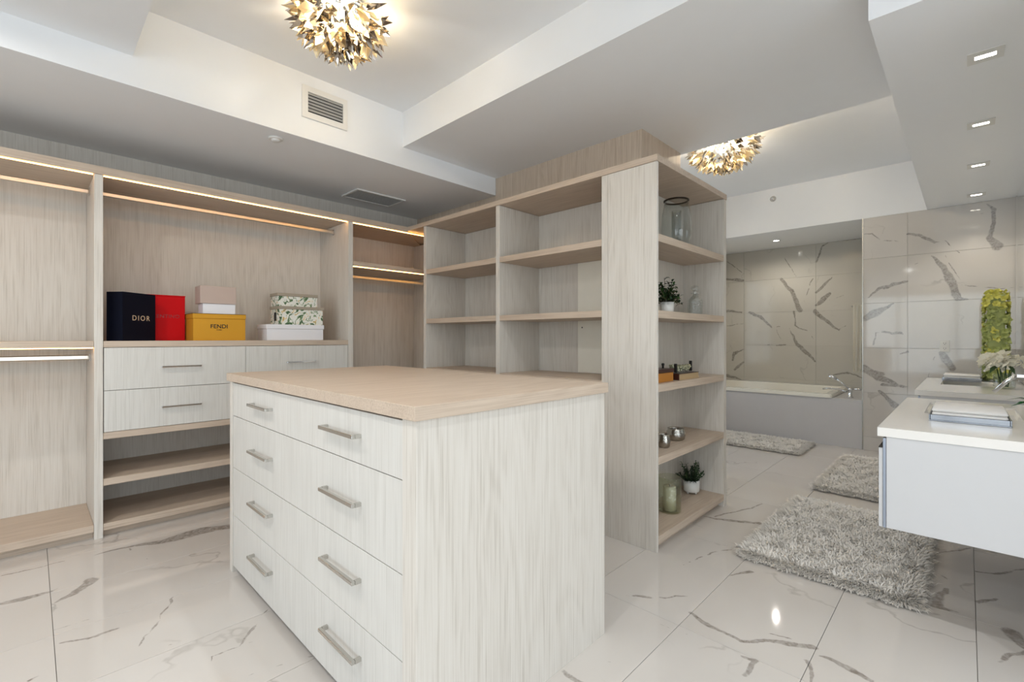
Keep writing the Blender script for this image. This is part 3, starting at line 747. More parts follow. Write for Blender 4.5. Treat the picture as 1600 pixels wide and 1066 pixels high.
# ============================================================ CHANDELIERS of folded prisms
def petal_mesh(name, mat, k):
    me = bpy.data.meshes.new(name); h = 0.5*k
    vs = [(0, 0, 0), (0.42, 0.10, 0.45), (0, -0.06, 1.0), (-0.42, 0.10, 0.45), (0, -0.10, 0.45),
          (0, 0.012, 0), (0.42, 0.112, 0.45), (0, -0.048, 1.0), (-0.42, 0.112, 0.45), (0, -0.088, 0.45)]
    fs = [(0, 1, 4), (1, 2, 4), (2, 3, 4), (3, 0, 4), (5, 9, 6), (6, 9, 7), (7, 9, 8), (8, 9, 5), (0, 5, 6, 1), (1, 6, 7, 2), (2, 7, 8, 3), (3, 8, 5, 0)]
    me.from_pydata([(a*0.6, b, c) for a, b, c in vs], [], fs); me.materials.append(M[mat]); me.update(); return me
PM = [petal_mesh('petal', 'steel', 1), petal_mesh('petal', 'amber', 1)]
def chandelier(loc, zc, rad, label, seed, power, drop=0.20):
    r = random.Random(seed)
    c = thing('chandelier', (loc[0], loc[1], zc), label, 'light', 'prism ceiling lights')
    cx, cy = loc
    mk('ceiling_plate', MB().cyl((cx, cy, zc-0.03), (cx, cy, zc-0.0005), rad*0.55, seg=32), 'chrome', c)
    for k in range(5):
        t = 2*PI*k/5+0.4; bx_, by_ = cx+rad*0.38*math.cos(t), cy+rad*0.38*math.sin(t)
        h = mk('lamp_holder', MB().cyl((bx_, by_, zc-0.07), (bx_, by_, zc-0.0305), 0.014), 'chrome', c)
        mk('bulb', MB().lathe((bx_, by_, zc-0.135), [(0, 0), (0.018, 0.004), (0.029, 0.02), (0.03, 0.036), (0.014, 0.0645)], 14), 'bulb', h)
    ang = 0
    N = 190
    for k in range(N):
        t = (k+0.5)/N; el = t*PI/2*1.0; ang += 2.39996
        f = math.cos(el*0.985)
        px, py = rad*f*math.cos(ang), rad*f*math.sin(ang); pz = -0.05-drop*math.sin(el)**0.9
        d = Vector((math.cos(ang)*f+r.uniform(-.55, .55), math.sin(ang)*f+r.uniform(-.55, .55), -0.35-0.9*math.sin(el)*r.uniform(0.2, 1)))
        if el < 0.25: d.z = r.uniform(-0.5, 0.25)
        d.normalize()
        L = r.uniform(0.075, 0.125)
        q = d.to_track_quat('Z', 'Y') @ Matrix.Rotation(r.uniform(0, 2*PI), 3, 'Z').to_quaternion()
        o = bpy.data.objects.new('petal', PM[0 if r.random() < 0.55 or el < 0.2 else 1]); COL.objects.link(o); o.parent = c
        o.location = Vector((px, py, pz))-d*L*0.5; o.rotation_mode = 'QUATERNION'; o.rotation_quaternion = q; o.scale = (L*1.05, L, L)
    point('chandelier_glow', (cx, cy, zc-0.10), power, (1.0, 0.88, 0.72), 0.045)
    return c
chandelier((1.13, 2.36), ZT, 0.225, 'brilliant prism ceiling light in the recessed tray above the island', 3, 8)
chandelier((4.42, 1.60), ZB, 0.30, 'prism ceiling light over the bath floor, partly behind the lowered ceiling', 5, 20, 0.27)

# ============================================================ CEILING FITTINGS
v = thing('air_vent', (1.406, 3.16, 2.715), 'white louvred air vent on the upright face of the left soffit', 'vent')
m = MB(); xa, xb_, za, zb = 1.249, 1.563, 2.717, 2.930
for q in ((xa, 1.287, za, zb), (1.532, xb_, za, zb), (1.287, 1.532, za, 2.757), (1.287, 1.532, 2.892, zb)): m.box(q[0], q[1], 3.146, 3.1595, q[2], q[3])
mk('frame', m, 'plast', v)
box('backing', 1.288, 1.531, 3.1580, 3.1597, 2.758, 2.891, 'dark', v)
for k in range(6):
    z = 2.767+k*0.0215
    mk('slat', MB().poly([(1.288, 3.147, z-0.001), (1.531, 3.147, z-0.001), (1.531, 3.1575, z+0.018), (1.288, 3.1575, z+0.018), (1.288, 3.147, z+0.001), (1.531, 3.147, z+0.001), (1.531, 3.1575, z+0.020), (1.288, 3.1575, z+0.020)],
       [(0, 1, 2, 3), (7, 6, 5, 4), (0, 4, 5, 1), (1, 5, 6, 2), (2, 6, 7, 3), (3, 7, 4, 0)]), 'grey', v)
v = thing('return_grille', (2.27, 4.03, ZS-0.01), 'flat rectangular grey grille in the soffit above the corner closet', 'vent')
m = MB(); xa, xb_, ya0, yb0 = 2.02, 2.52, 3.88, 4.185
for q in ((xa, xb_, ya0, ya0+0.02), (xa, xb_, yb0-0.02, yb0), (xa, xa+0.02, ya0+0.02, yb0-0.02), (xb_-0.02, xb_, ya0+0.02, yb0-0.02)): m.box(q[0], q[1], q[2], q[3], ZS-0.012, ZS-0.0005)
mk('frame', m, 'plast', v)
mk('mesh_panel', MB().box(xa+0.021, xb_-0.021, ya0+0.021, yb0-0.021, ZS-0.006, ZS-0.002), 'grey', v)
for k in range(12):
    y = ya0+0.03+k*0.021
    box('slat', xa+0.022, xb_-0.022, y, y+0.007, ZS-0.010, ZS-0.0065, 'grey', v)
v = thing('smoke_detector', (1.136, 3.30, ZS), 'small round white detector under the left soffit', 'detector')
mk('base', MB().lathe((1.136, 3.30, ZS-0.012), [(0, 0.0), (0.038, 0.0), (0.045, 0.004), (0.045, 0.0115), (0, 0.0115)], 28), 'plast', v)
mk('cap', MB().lathe((1.136, 3.30, ZS-0.026), [(0, 0), (0.018, 0.001), (0.026, 0.006), (0.028, 0.0135)], 24), 'plast', v)
v = thing('sprinkler_head', (XW, 1.741, 2.989), 'small chrome sprinkler high above the bathtub alcove', 'sprinkler')
mk('plate', MB().cyl((XW-0.006, 1.741, 2.989), (XW-0.0005, 1.741, 2.989), 0.035, seg=24), 'nickel', v)
mk('nozzle', MB().cyl((XW-0.04, 1.741, 2.989), (XW-0.0065, 1.741, 2.989), 0.010, 0.014), 'chrome', v)
NM = ('nearest', 'second', 'third', 'farthest')
for i, (lx, w) in enumerate(((3.13, 0.235), (4.11, 0.235), (5.08, 0.235), (6.12, 0.235))):
    cy = -0.062
    v = thing('recessed_light', (lx, cy, ZS), '%s square recessed light of the row over the vanities' % NM[i], 'light', 'recessed lights over the vanities')
    m = MB()
    for q in ((lx-0.062, lx+0.062, cy-0.062, cy-0.036), (lx-0.062, lx+0.062, cy+0.036, cy+0.062), (lx-0.062, lx-0.018, cy-0.036, cy+0.036), (lx+0.018, lx+0.062, cy-0.036, cy+0.036)):
        m.box(q[0], q[1], q[2], q[3], ZS-0.004, ZS-0.0005)
    mk('trim_plate', m, 'plast', v)
    box('lens', lx-0.0175, lx+0.0175, cy-0.0355, cy+0.0355, ZS-0.0035, ZS-0.001, 'spotl', v)
    spot('recessed_beam', (lx, cy, ZS-0.02), (3, 3, 6, 9)[i], (1.0, 0.90, 0.76))
v = thing('recessed_light', (7.10, 1.87, ZS), 'small recessed light in the ceiling of the bathtub alcove', 'light')
mk('trim_ring', MB().lathe((7.10, 1.87, ZS-0.004), [(0.035, 0), (0.055, 0.001), (0.055, 0.0035), (0.035, 0.0035)], 24), 'plast', v)
mk('lens', MB().cyl((7.10, 1.87, ZS-0.003), (7.10, 1.87, ZS-0.001), 0.034, seg=24), 'spotl', v)
spot('alcove_beam', (7.10, 1.87, ZS-0.02), 16, (1.0, 0.94, 0.85), 165).data.shadow_soft_size = 0.012

# ============================================================ BATHTUB ALCOVE
ap = thing('tub_surround', (7.0, 1.9, 0), 'low panelled surround with a stone deck enclosing the bathtub', 'surround')
box('apron_panel', XW+0.002, XW+0.02, 0.842, 2.995, 0, 0.530, 'apron', ap, bev=0.001)
m = MB()
for q in ((XW+0.002, XB-0.002, 0.842, 1.125), (XW+0.002, XW+0.035, 1.126, 2.995)): m.box(q[0], q[1], q[2], q[3], 0.5305, 0.550)
mk('deck', m, 'apron', ap)
tb = thing('bathtub', (7.1, 2.05, 0.05), 'white built-in bathtub with a flat rim in the marble alcove', 'bathtub')
x0, x1, y0, y1 = XW-0.012, XB-0.004, 1.127, 2.985
m = MB(); w = 0.09; top = 0.592; bot = 0.551
O = [(x0, y0), (x1, y0), (x1, y1), (x0, y1)]; I = [(x0+w, y0+w), (x1-w-0.05, y0+w), (x1-w-0.05, y1-w), (x0+w, y1-w)]
J = [(x0+w+0.08, y0+w+0.12), (x1-w-0.13, y0+w+0.12), (x1-w-0.13, y1-w-0.2), (x0+w+0.08, y1-w-0.2)]
pts = [(a, b, bot) for a, b in O]+[(a, b, top) for a, b in O]+[(a, b, top) for a, b in I]+[(a, b, 0.12) for a, b in J]
fs = []
for i in range(4):
    j = (i+1) % 4; fs += [(i, j, 4+j, 4+i), (4+i, 4+j, 8+j, 8+i), (8+i, 8+j, 12+j, 12+i)]
fs.append((12, 13, 14, 15))
m.poly(pts, fs); bmesh.ops.bevel(m.bm, geom=[e for e in m.bm.edges if len(e.link_faces) == 2], offset=0.008, segments=2, affect='EDGES')
mk('tub_shell', m, 'acryl', tb)
mk('drain', MB().cyl((7.0, 1.6, 0.128), (7.0, 1.6, 0.132), 0.03), 'chrome', tb)
tf = thing('tub_faucet', (6.675, 0.985, 0.5502), 'chrome deck faucet with a hand shower at the right end of the bathtub', 'faucet')
bz = 0.5502
mk('valve_body', MB().lathe((6.68, 0.98, bz), [(0, 0), (0.032, 0), (0.032, 0.01), (0.022, 0.014), (0.022, 0.085), (0.026, 0.09), (0.026, 0.11), (0, 0.115)], 20), 'chrome', tf)
mk('spout', MB().tube([(6.66, 1.01, bz+0.07), (6.68, 1.08, bz+0.085), (6.70, 1.20, bz+0.09), (6.705, 1.255, bz+0.08)], [0.012, 0.012, 0.011, 0.010]), 'chrome', tf)
mk('lever', MB().tube([(6.68, 0.955, bz+0.10), (6.68, 0.90, bz+0.105), (6.68, 0.875, bz+0.10)], [0.008, 0.012, 0.015]), 'chrome', tf)
hs = mk('hand_shower', MB().tube([(6.67, 1.0, bz+0.11), (6.67, 1.06, bz+0.17), (6.67, 1.115, bz+0.215)], [0.009, 0.010, 0.014]), 'chrome', tf)
mk('shower_rose', MB().tube([(6.67, 1.112, bz+0.213), (6.67, 1.15, bz+0.232), (6.67, 1.19, bz+0.238)], [0.016, 0.026, 0.024]), 'chrome', hs)
# towel on its bar on the hidden side of the alcove
tr = thing('towel_bar', (6.80, 0.88, 1.60), 'short chrome towel peg on the side wall of the alcove', 'rail')
mk('bar', MB().tube([(6.80, 0.842, 1.622), (6.80, 0.985, 1.622)], 0.007), 'chrome', tr)
mk('wall_plate', MB().cyl((6.80, 0.8355, 1.622), (6.80, 0.8415, 1.622), 0.018), 'chrome', tr)
def cloth(x0, x1, yc, ztop, zf, zb, thick, amp=0.006, nx=22):
    """towel folded over a bar running along x"""
    m = MB(); prof = []
    K = 16
    for k in range(K+1): prof.append((yc+thick, zf+(ztop-zf)*k/K))
    for k in range(1, 6): a = PI*k/6; prof.append((yc+thick*math.cos(a), ztop+thick*math.sin(a)))
    for k in range(K+1): prof.append((yc-thick, ztop-(ztop-zb)*k/K))
    g_ = []
    for i in range(nx+1):
        u = i/nx; row = []
        for (py, pz) in prof:
            wv = amp*math.sin(u*14+pz*3)*(1-0.6*(pz-zb)/(ztop-zb)); row.append(m.bm.verts.new((x0+(x1-x0)*u, py+wv, pz)))
        g_.append(row)
    for i in range(nx):
        for k in range(len(prof)-1):
            f = m.bm.faces.new((g_[i][k], g_[i+1][k], g_[i+1][k+1], g_[i][k+1])); f.smooth = True
    r = bmesh.ops.solidify(m.bm, geom=m.bm.faces[:], thickness=0.006)
    return m
tw = thing('bath_towel', (6.80, 0.92, 0.86), 'narrow cream towel hanging from the peg at the right end of the bathtub', 'towel')
m = cloth(0.880, 0.966, 6.80, 1.624, 0.92, 0.855, 0.017, 0.009)
for v_ in m.bm.verts: v_.co = Vector((v_.co.y, v_.co.x, v_.co.z))
mk('cloth', m, 'cream', tw)

# ============================================================ WALL OUTLET
ol = thing('power_outlet', (XW-0.006, 0.163, 1.11), 'white double power outlet on the marble wall', 'outlet')
mk('cover_plate', MB().box(XW-0.006, XW-0.0005, 0.163-0.037, 0.163+0.037, 1.165-0.059, 1.165+0.059, 0.002), 'plast', ol)
for dz in (-0.026, 0.026):
    s_ = mk('socket', MB().box(XW-0.009, XW-0.0065, 0.163-0.017, 0.163+0.017, 1.165+dz-0.019, 1.165+dz+0.019, 0.001), 'plast', ol)
    m = MB()
    for q in ((-0.008, 0.004), (0.008, 0.004)): m.box(XW-0.0098, XW-0.0091, 0.163+q[0]-0.0015, 0.163+q[0]+0.0015, 1.165+dz+q[1]-0.005, 1.165+dz+q[1]+0.005)
    m.cyl((XW-0.0098, 0.163, 1.165+dz-0.009), (XW-0.0091, 0.163, 1.165+dz-0.009), 0.003, seg=10)
    mk('slots', m, 'dark', s_)

# ============================================================ VANITIES
YV, YM, ZV, ZVB = 0.281, -0.343, 0.860, 0.427
def vanity(x0, x1, label):
    v = thing('vanity_cabinet', ((x0+x1)/2, -0.03, ZVB), label, 'vanity', 'floating vanities')
    ct = 0.822
    box('body', x0+0.004, x1-0.004, YM+0.002, YV-0.030, ZVB, ct-0.0005, 'lacq', v, bev=0.0015)
    # counter with a rectangular basin cut-out
    cx = (x0+x1)/2+0.22; b0, b1, c0, c1 = cx-0.27, cx+0.27, -0.19, 0.16
    m = MB()
    for q in ((x0, b0, YM+0.002, YV), (b1, x1, YM+0.002, YV), (b0, b1, YM+0.002, c0), (b0, b1, c1, YV)): m.box(q[0], q[1], q[2], q[3], ct, ZV)
    bmesh.ops.remove_doubles(m.bm, verts=m.bm.verts, dist=1e-5)
    mk('countertop', m, 'stonew', v)
    m = MB(); O = [(b0, c0), (b1, c0), (b1, c1), (b0, c1)]; I = [(b0+0.03, c0+0.03), (b1-0.03, c0+0.03), (b1-0.03, c1-0.03), (b0+0.03, c1-0.03)]
    pts = [(a, b, ZV-0.012) for a, b in O]+[(a, b, ZV-0.13) for a, b in I]
    m.poly(pts, [(i, (i+1) % 4, 4+(i+1) % 4, 4+i) for i in range(4)]+[(4, 5, 6, 7)], True)
    mk('basin', m, 'acryl', v)
    k = 3; st = (x1-x0-0.012)/k
    for i in range(k):
        d = box('drawer', x0+0.006+st*i+0.0015, x0+0.006+st*(i+1)-0.0015, YV-0.018, YV-0.004, ZVB, 0.772, 'lacq', v, bev=0.001)
    box('grip_channel', x0+0.004, x1-0.004, YV-0.029, YV-0.019, ZVB, 0.815, 'alu', v)
    box('grip_rail', x0+0.004, x1-0.004, YV-0.0185, YV-0.004, 0.7725, 0.776, 'dark', v)
    return v, cx
v1, s1x = vanity(2.578, 4.00, 'near white floating vanity with a shag rug below it')
v2, s2x = vanity(4.61, 6.13, 'far white floating vanity between the near one and the marble wall')
# mirror and its trim
mr = thing('wall_mirror', (4.9, -0.34, 0.9), 'large mirror along the wall behind both vanities', 'mirror')
box('mirror_glass', 2.62, XW-0.045, -0.3425, -0.334, 0.87, ZS-0.001, 'mirror', mr)
box('mirror_frame', XW-0.044, XW-0.004, -0.3425, -0.328, 0.87, ZS-0.001, 'wallm', mr)
for nm, fx, lab in (('near', s1x, 'wall spout over the near basin, slanting down'), ('far', s2x, 'wall spout over the far basin, slanting down')):
    f = thing('faucet', (fx, -0.33, 1.0), 'chrome '+lab, 'faucet', 'wall spouts over the basins')
    mk('wall_plate', MB().cyl((fx, -0.3335, 1.058), (fx, -0.320, 1.058), 0.028, seg=24), 'chrome', f)
    mk('spout', MB().box(fx-0.018, fx+0.018, -0.320, -0.178, 1.046, 1.066, 0.004), 'chrome', f)
    mk('spout_tip', MB().tube([(fx, -0.180, 1.056), (fx, -0.15, 1.03), (fx, -0.10, 0.966)], [0.011, 0.010, 0.009]), 'chrome', f)
    mk('lever', MB().tube([(fx+0.10, -0.3335, 1.058), (fx+0.10, -0.28, 1.058), (fx+0.10, -0.25, 1.075)], [0.018, 0.016, 0.007]), 'chrome', f)
# trays of folded towels
def tray(cx, cy, w, d, label, lab2):
    t = thing('towel_tray', (cx, cy, ZV), label, 'tray', 'mirrored trays on the vanities')
    z = ZV+0.0005
    mk('tray_base', MB().box(cx-w/2, cx+w/2, cy-d/2, cy+d/2, z, z+0.006, 0.001), 'trayc', t)
    for q in ((cx-w/2, cx+w/2, cy-d/2, cy-d/2+0.005), (cx-w/2, cx+w/2, cy+d/2-0.005, cy+d/2), (cx-w/2, cx-w/2+0.005, cy-d/2+0.006, cy+d/2-0.006), (cx+w/2-0.005, cx+w/2, cy-d/2+0.006, cy+d/2-0.006)):
        box('tray_wall', q[0], q[1], q[2], q[3], z+0.0062, z+0.030, 'trayc', t, bev=0.001)
    b = thing('hand_towel', (cx, cy, z+0.0065), lab2, 'towel', 'folded hand towels on the trays')
    m = MB(); h = 0.052; W2, D2 = w/2-0.010, d/2-0.010
    for k in range(3):
        za = z+0.0066+k*h/3; rr = R3.uniform(-0.003, 0.003)
        m.box(cx-W2+rr, cx+W2-0.004*k+rr, cy-D2, cy+D2, za, za+h/3-0.001, 0.007)
    for f_ in m.bm.faces: f_.smooth = True
    mk('folds', m, 'towel', b)
tray(3.13, -0.005, 0.36, 0.27, 'mirrored tray holding folded towels on the near vanity', 'folded white hand towel on the near vanity tray')
tray(5.95, 0.035, 0.30, 0.26, 'mirrored tray holding folded towels on the far vanity', 'folded white hand towel on the far vanity tray')
# orchid leaf and bloom at the frame edge
oc = thing('potted_orchid', (3.62, -0.235, ZV), 'glossy green orchid leaves with a white bloom at the near vanity mirror', 'plant')
px_, py_ = 3.36, -0.272
mk('pot', MB().lathe((px_, py_, ZV+0.0005), [(0, 0), (0.035, 0), (0.045, 0.07), (0.041, 0.07), (0.036, 0.055), (0, 0.055)], 24), 'pot', oc)
mk('orchid_stem', MB().tube([(px_, py_, ZV+0.056), (px_+0.01, py_+0.01, ZV+0.12), (px_+0.0, py_+0.03, ZV+0.155)], 0.003), 'stem', oc)
for a, L, dz in ((2.0, 0.14, 0.25), (0.7, 0.12, 0.3), (2.9, 0.13, 0.1), (1.4, 0.15, 0.4)):
    mk('leaf', MB().leaf((px_, py_, ZV+0.057), (math.cos(a), math.sin(a)*0.9, dz), L, 0.05, 0.25), 'leafg', oc)
for k in range(5):
    a = 2*PI*k/5
    mk('petal', MB().leaf((px_, py_+0.03, ZV+0.155), (math.cos(a), 0.35, math.sin(a)), 0.045, 0.04, 0.05, (0, 1, 0)), 'petal_w', oc)
# white bouquet in a square glass vase
bx0, by0 = 5.22, -0.205
bq = thing('flower_vase', (bx0, by0, ZV), 'white flower bouquet in a low glass vase on the far vanity', 'flowers')
m = MB().lathe((bx0, by0, ZV+0.0005), [(0, 0), (0.055, 0), (0.062, 0.01), (0.062, 0.11), (0.058, 0.11), (0.058, 0.012), (0, 0.010)], 28)
mk('vase', m, 'glass', bq)
m = MB()
for k in range(9):
    a = 2*PI*k/9; m.tube([(bx0+0.02*math.cos(a), by0+0.02*math.sin(a), ZV+0.014), (bx0+0.045*math.cos(a+0.5), by0+0.045*math.sin(a+0.5), ZV+0.17)], 0.003, 6)
mk('stems', m, 'leaf', bq, kind='stuff')
rr = random.Random(11)
def bloom(c, rad, parent, mat, n=22, name='bloom'):
    m = MB()
    for k in range(n):
        z = 1-2*(k+0.5)/n*0.8; a = k*2.4; s_ = math.sqrt(max(0, 1-z*z))
        d = Vector((s_*math.cos(a), s_*math.sin(a), z)); p = Vector(c)+d*rad*0.55
        m.leaf(p, (d+Vector((rr.uniform(-.4, .4), rr.uniform(-.4, .4), rr.uniform(-.2, .4)))), rad*0.75, rad*0.85, 0.1, d.orthogonal())
    return mk(name, m, mat, parent)
for k, (a, b, c) in enumerate(((0, 0, 0.235), (0.075, 0.02, 0.205), (-0.075, 0.01, 0.2), (0.0, 0.085, 0.195), (0.01, -0.07, 0.2), (0.06, 0.08, 0.215), (-0.06, 0.075, 0.21), (-0.01, 0.04, 0.17))):
    bloom((bx0+a, by0+b, ZV+c), 0.055, bq, 'petal_w')
for a in (0.4, 1.5, 2.6, 3.6): mk('leaf', MB().leaf((bx0, by0+0.01, ZV+0.16), (math.cos(a), math.sin(a), 0.0), 0.14, 0.05, 0.3), 'leaf', bq)
# tall column of lime blooms
hx, hy = 6.18, -0.185
hy_, hw = hy, 0.075
hc2 = thing('flower_column', (hx-0.20, hy, ZV), 'tall square column of lime green hydrangea blooms by the mirror', 'flowers')
hx = 5.98
box('pedestal', hx-0.07, hx+0.07, hy-0.07, hy+0.07, ZV+0.0005, ZV+0.02, 'glass', hc2)
mk('core', MB().box(hx-0.055, hx+0.055, hy-0.055, hy+0.055, ZV+0.021, ZV+0.77, 0.01), 'petal_g', hc2)
rows = 14
for i in range(rows):
    z = ZV+0.035+i*0.0545
    for s_ in range(4):
        for k in (-1, 0, 1):
            a = s_*PI/2; nx_, ny_ = math.cos(a), math.sin(a)
            off = k*0.050+rr.uniform(-.02, .02)
            c = Vector((hx+nx_*0.062-ny_*off, hy+ny_*0.062+nx_*off, z+rr.uniform(-.026, .026)))
            m = MB()
            for q in range(7):
                b_ = q*PI*2/7+rr.random(); u = Vector((-ny_, nx_, 0)); d = u*math.cos(b_)+Vector((0, 0, 1))*math.sin(b_)+Vector((nx_, ny_, 0))*rr.uniform(0.3, 1.3)
                m.leaf(c, d, 0.040, 0.030, rr.uniform(-.3, .3), (nx_, ny_, 0.01))
            mk('bloom', m, 'petal_y' if i >= rows-2 or rr.random() < 0.3 else 'petal_g', hc2)
for a in range(5): bloom((hx+(-0.03, 0.03, 0.03, -0.03, 0)[a], hy+(-0.03, -0.03, 0.03, 0.03, 0)[a], ZV+0.78), 0.042, hc2, 'petal_y', 12)

# ============================================================ DECOR ON THE END SHELF
z = ESH[0]+0.0004
v = thing('glass_vase', (3.02, 1.46, z), 'clear rounded glass vase with a dark rim on the top shelf', 'vase')
pr_ = [(0, 0), (0.055, 0), (0.075, 0.015), (0.098, 0.08), (0.104, 0.14), (0.099, 0.23), (0.082, 0.335)]
cxv, cyv = 3.13, 1.45
v.location = (cxv, cyv, z); WP[v] = (cxv, cyv, z)
mk('vase_body', MB().lathe((cxv, cyv, z), pr_+[(0.079, 0.335), (0.095, 0.23), (0.100, 0.14), (0.094, 0.082), (0.072, 0.02), (0, 0.010)], 36), 'glass', v)
mk('rim', MB().lathe((cxv, cyv, z+0.3355), [(0.077, 0), (0.085, 0.0), (0.085, 0.010), (0.077, 0.010), (0.077, 0)], 36), plain('bronze_rim', (58, 46, 36), 0.35, 0.6), v)
mk('inner_candle_glass', MB().lathe((cxv, cyv, z+0.0105), [(0, 0), (0.030, 0), (0.034, 0.26), (0.031, 0.26), (0.027, 0.006), (0, 0.006)], 24), 'glass', v)
z = ESH[1]+0.0004
cx_, cy_ = 2.95, 1.43
v = thing('potted_plant', (cx_, cy_, z), 'leafy green plant in a white pot on the second shelf', 'plant')
mk('pot', MB().lathe((cx_, cy_, z), [(0, 0), (0.034, 0), (0.042, 0.01), (0.046, 0.075), (0.042, 0.075), (0.038, 0.06), (0, 0.06)], 28), 'pot', v)
mk('soil', MB().cyl((cx_, cy_, z+0.0601), (cx_, cy_, z+0.066), 0.037), 'soil', v)
rl = random.Random(4)
for k in range(46):
    a = rl.uniform(0, 2*PI); e_ = rl.uniform(-0.1, 1.35); L = rl.uniform(0.08, 0.145+0.03*(e_ > 1))
    tip = Vector((cx_+math.cos(a)*math.cos(e_)*L, cy_+math.sin(a)*math.cos(e_)*L*0.8, z+0.07+math.sin(e_)*L))
    b0 = Vector((cx_+math.cos(a)*0.015, cy_+math.sin(a)*0.015, z+0.066)); mid = (b0+tip)/2+Vector((0, 0, 0.015))
    s_ = mk('sprig', MB().tube([b0, mid, tip], 0.0014, 5), 'stem', v)
    m = MB()
    for q in range(8):
        t = 0.3+0.7*q/7; p_ = b0.lerp(mid, t*2) if t < .5 else mid.lerp(tip, t*2-1)
        m.leaf(p_, (rl.uniform(-1, 1), rl.uniform(-1, 1), rl.uniform(-.2, .8)), rl.uniform(0.028, 0.042), 0.019, 0.2)
    mk('leaves', m, 'leaf' if k % 3 else 'leafd', s_)
v = thing('glass_decanter', (3.16, 1.43, z), 'fluted clear glass bottle with stopper beside the leafy plant', 'bottle')
cx_, cy_ = 3.36, 1.415
mk('bottle_body', MB().lathe((cx_, cy_, z), [(0, 0), (0.048, 0), (0.053, 0.006), (0.053, 0.10), (0.049, 0.118), (0.022, 0.142), (0.018, 0.152), (0.030, 0.158), (0.030, 0.164), (0.014, 0.164), (0.014, 0.145), (0.045, 0.112), (0.047, 0.012), (0, 0.010)], 12, False), 'crystal', v)
mk('stopper', MB().lathe((cx_, cy_, z+0.1645), [(0, 0), (0.014, 0), (0.012, 0.010), (0.026, 0.018), (0.030, 0.035), (0.020, 0.050), (0, 0.054)], 12, False), 'crystal', v)
z = ESH[2]+0.0004
v = thing('keepsake_box', (2.63, 1.38, z), 'small amber box with a dark lid at the left of the middle shelf', 'box')
box('carton', 2.60, 2.83, 1.33, 1.43, z, z+0.056, 'bookor', v, bev=0.002)
box('lid', 2.597, 2.833, 1.327, 1.433, z+0.0565, z+0.080, 'bookbr', v, bev=0.002)
mk('knob', MB().lathe((2.790, 1.38, z+0.0803), [(0, 0), (0.006, 0), (0.006, 0.014), (0.009, 0.02), (0.009, 0.030), (0, 0.033)], 12), 'ink', v)
v = thing('book', (3.06, 1.38, z), 'flat beige book with dark covers under the tray of glass beads', 'book')
box('pages', 2.905, 3.20, 1.325, 1.462, z+0.003, z+0.037, 'beige', v)
for q in (0, 0.0375): box('cover', 2.898, 3.205, 1.322, 1.466, z+q, z+q+0.003, 'bookbr' if q else 'beige', v)
box('spine', 2.8935, 2.8975, 1.322, 1.466, z, z+0.0405, 'bookbr', v)
v = thing('bead_tray', (3.05, 1.38, z+0.041), 'oblong tray heaped with clear glass beads on the beige book', 'tray')
zt_ = z+0.0412
box('tray_base', 2.93, 3.175, 1.34, 1.44, zt_, zt_+0.004, 'crystal', v, bev=0.001)
for k in (0, 1): box('tray_end', 2.932 if k == 0 else 3.163, 2.942 if k == 0 else 3.173, 1.355, 1.375, zt_+0.0045, zt_+0.062+0.012*k, 'ink', v, bev=0.002)
m = MB()
for k in range(120):
    a, b, c = rl.uniform(2.955, 3.15), rl.uniform(1.352, 1.428), rl.uniform(0, 0.030)
    bmesh.ops.create_icosphere(m.bm, subdivisions=1, radius=rl.uniform(0.008, 0.012), matrix=Matrix.Translation((a, b, zt_+0.016+c)))
mk('beads', m, plain('pale_glass_bead', (206, 204, 170), 0.08, 0.35, vary=0.4), v, kind='stuff')
z = ESH[3]+0.0004
for cx_, cy_, s_, hh, lb in ((2.815, 1.385, 0.80, 1.16, 'smaller left silver votive holder on the fourth shelf'), (3.08, 1.43, 1.30, 1.10, 'larger right silver votive holder on the fourth shelf')):
    v = thing('votive_holder', (cx_, cy_, z), lb, 'candle holder', 'silver votive holders')
    mk('cup', MB().lathe((cx_, cy_, z), [(a*s_, b*hh) for a, b in ((0, 0), (0.036, 0), (0.044, 0.008), (0.048, 0.03), (0.047, 0.052), (0.041, 0.062), (0.043, 0.072), (0.040, 0.072), (0.038, 0.062), (0.043, 0.03), (0, 0.012))], 28), 'silver', v)
    mk('candle', MB().cyl((cx_, cy_, z+0.0135*hh), (cx_, cy_, z+0.045*hh), 0.026*s_), 'wax', v)
z = 0.0904
cx_, cy_ = 2.985, 1.43
v = thing('candle_jar', (cx_, cy_, z), 'ribbed glass cylinder holding a pillar candle on the bottom shelf', 'candle')
mk('jar', MB().lathe((cx_, cy_, z), [(0, 0), (0.070, 0), (0.075, 0.006), (0.075, 0.232), (0.071, 0.232), (0.071, 0.010), (0, 0.009)], 40), 'ribglass', v)
cdl = mk('pillar_candle', MB().lathe((cx_, cy_, z+0.0095), [(0, 0), (0.042, 0), (0.042, 0.155), (0.038, 0.16), (0.01, 0.154), (0, 0.153)], 28), 'wax', v)
mk('wick', MB().cyl((cx_, cy_, z+0.1630), (cx_, cy_, z+0.176), 0.0015, seg=6), 'ink', cdl)
cx_, cy_ = 3.44, 1.475
v = thing('potted_succulent', (cx_, cy_, z), 'small bushy plant in a white footed pot on the bottom shelf', 'plant')
mk('pot', MB().lathe((cx_, cy_, z+0.014), [(0, 0), (0.046, 0), (0.056, 0.008), (0.057, 0.088), (0.052, 0.088), (0.049, 0.064), (0, 0.064)], 28), 'pot', v)
for a in (0.5, 2.6, 4.7): mk('foot', MB().cyl((cx_+0.032*math.cos(a), cy_+0.032*math.sin(a), z), (cx_+0.032*math.cos(a), cy_+0.032*math.sin(a), z+0.0145), 0.007, 0.010, 10), 'pot', v)
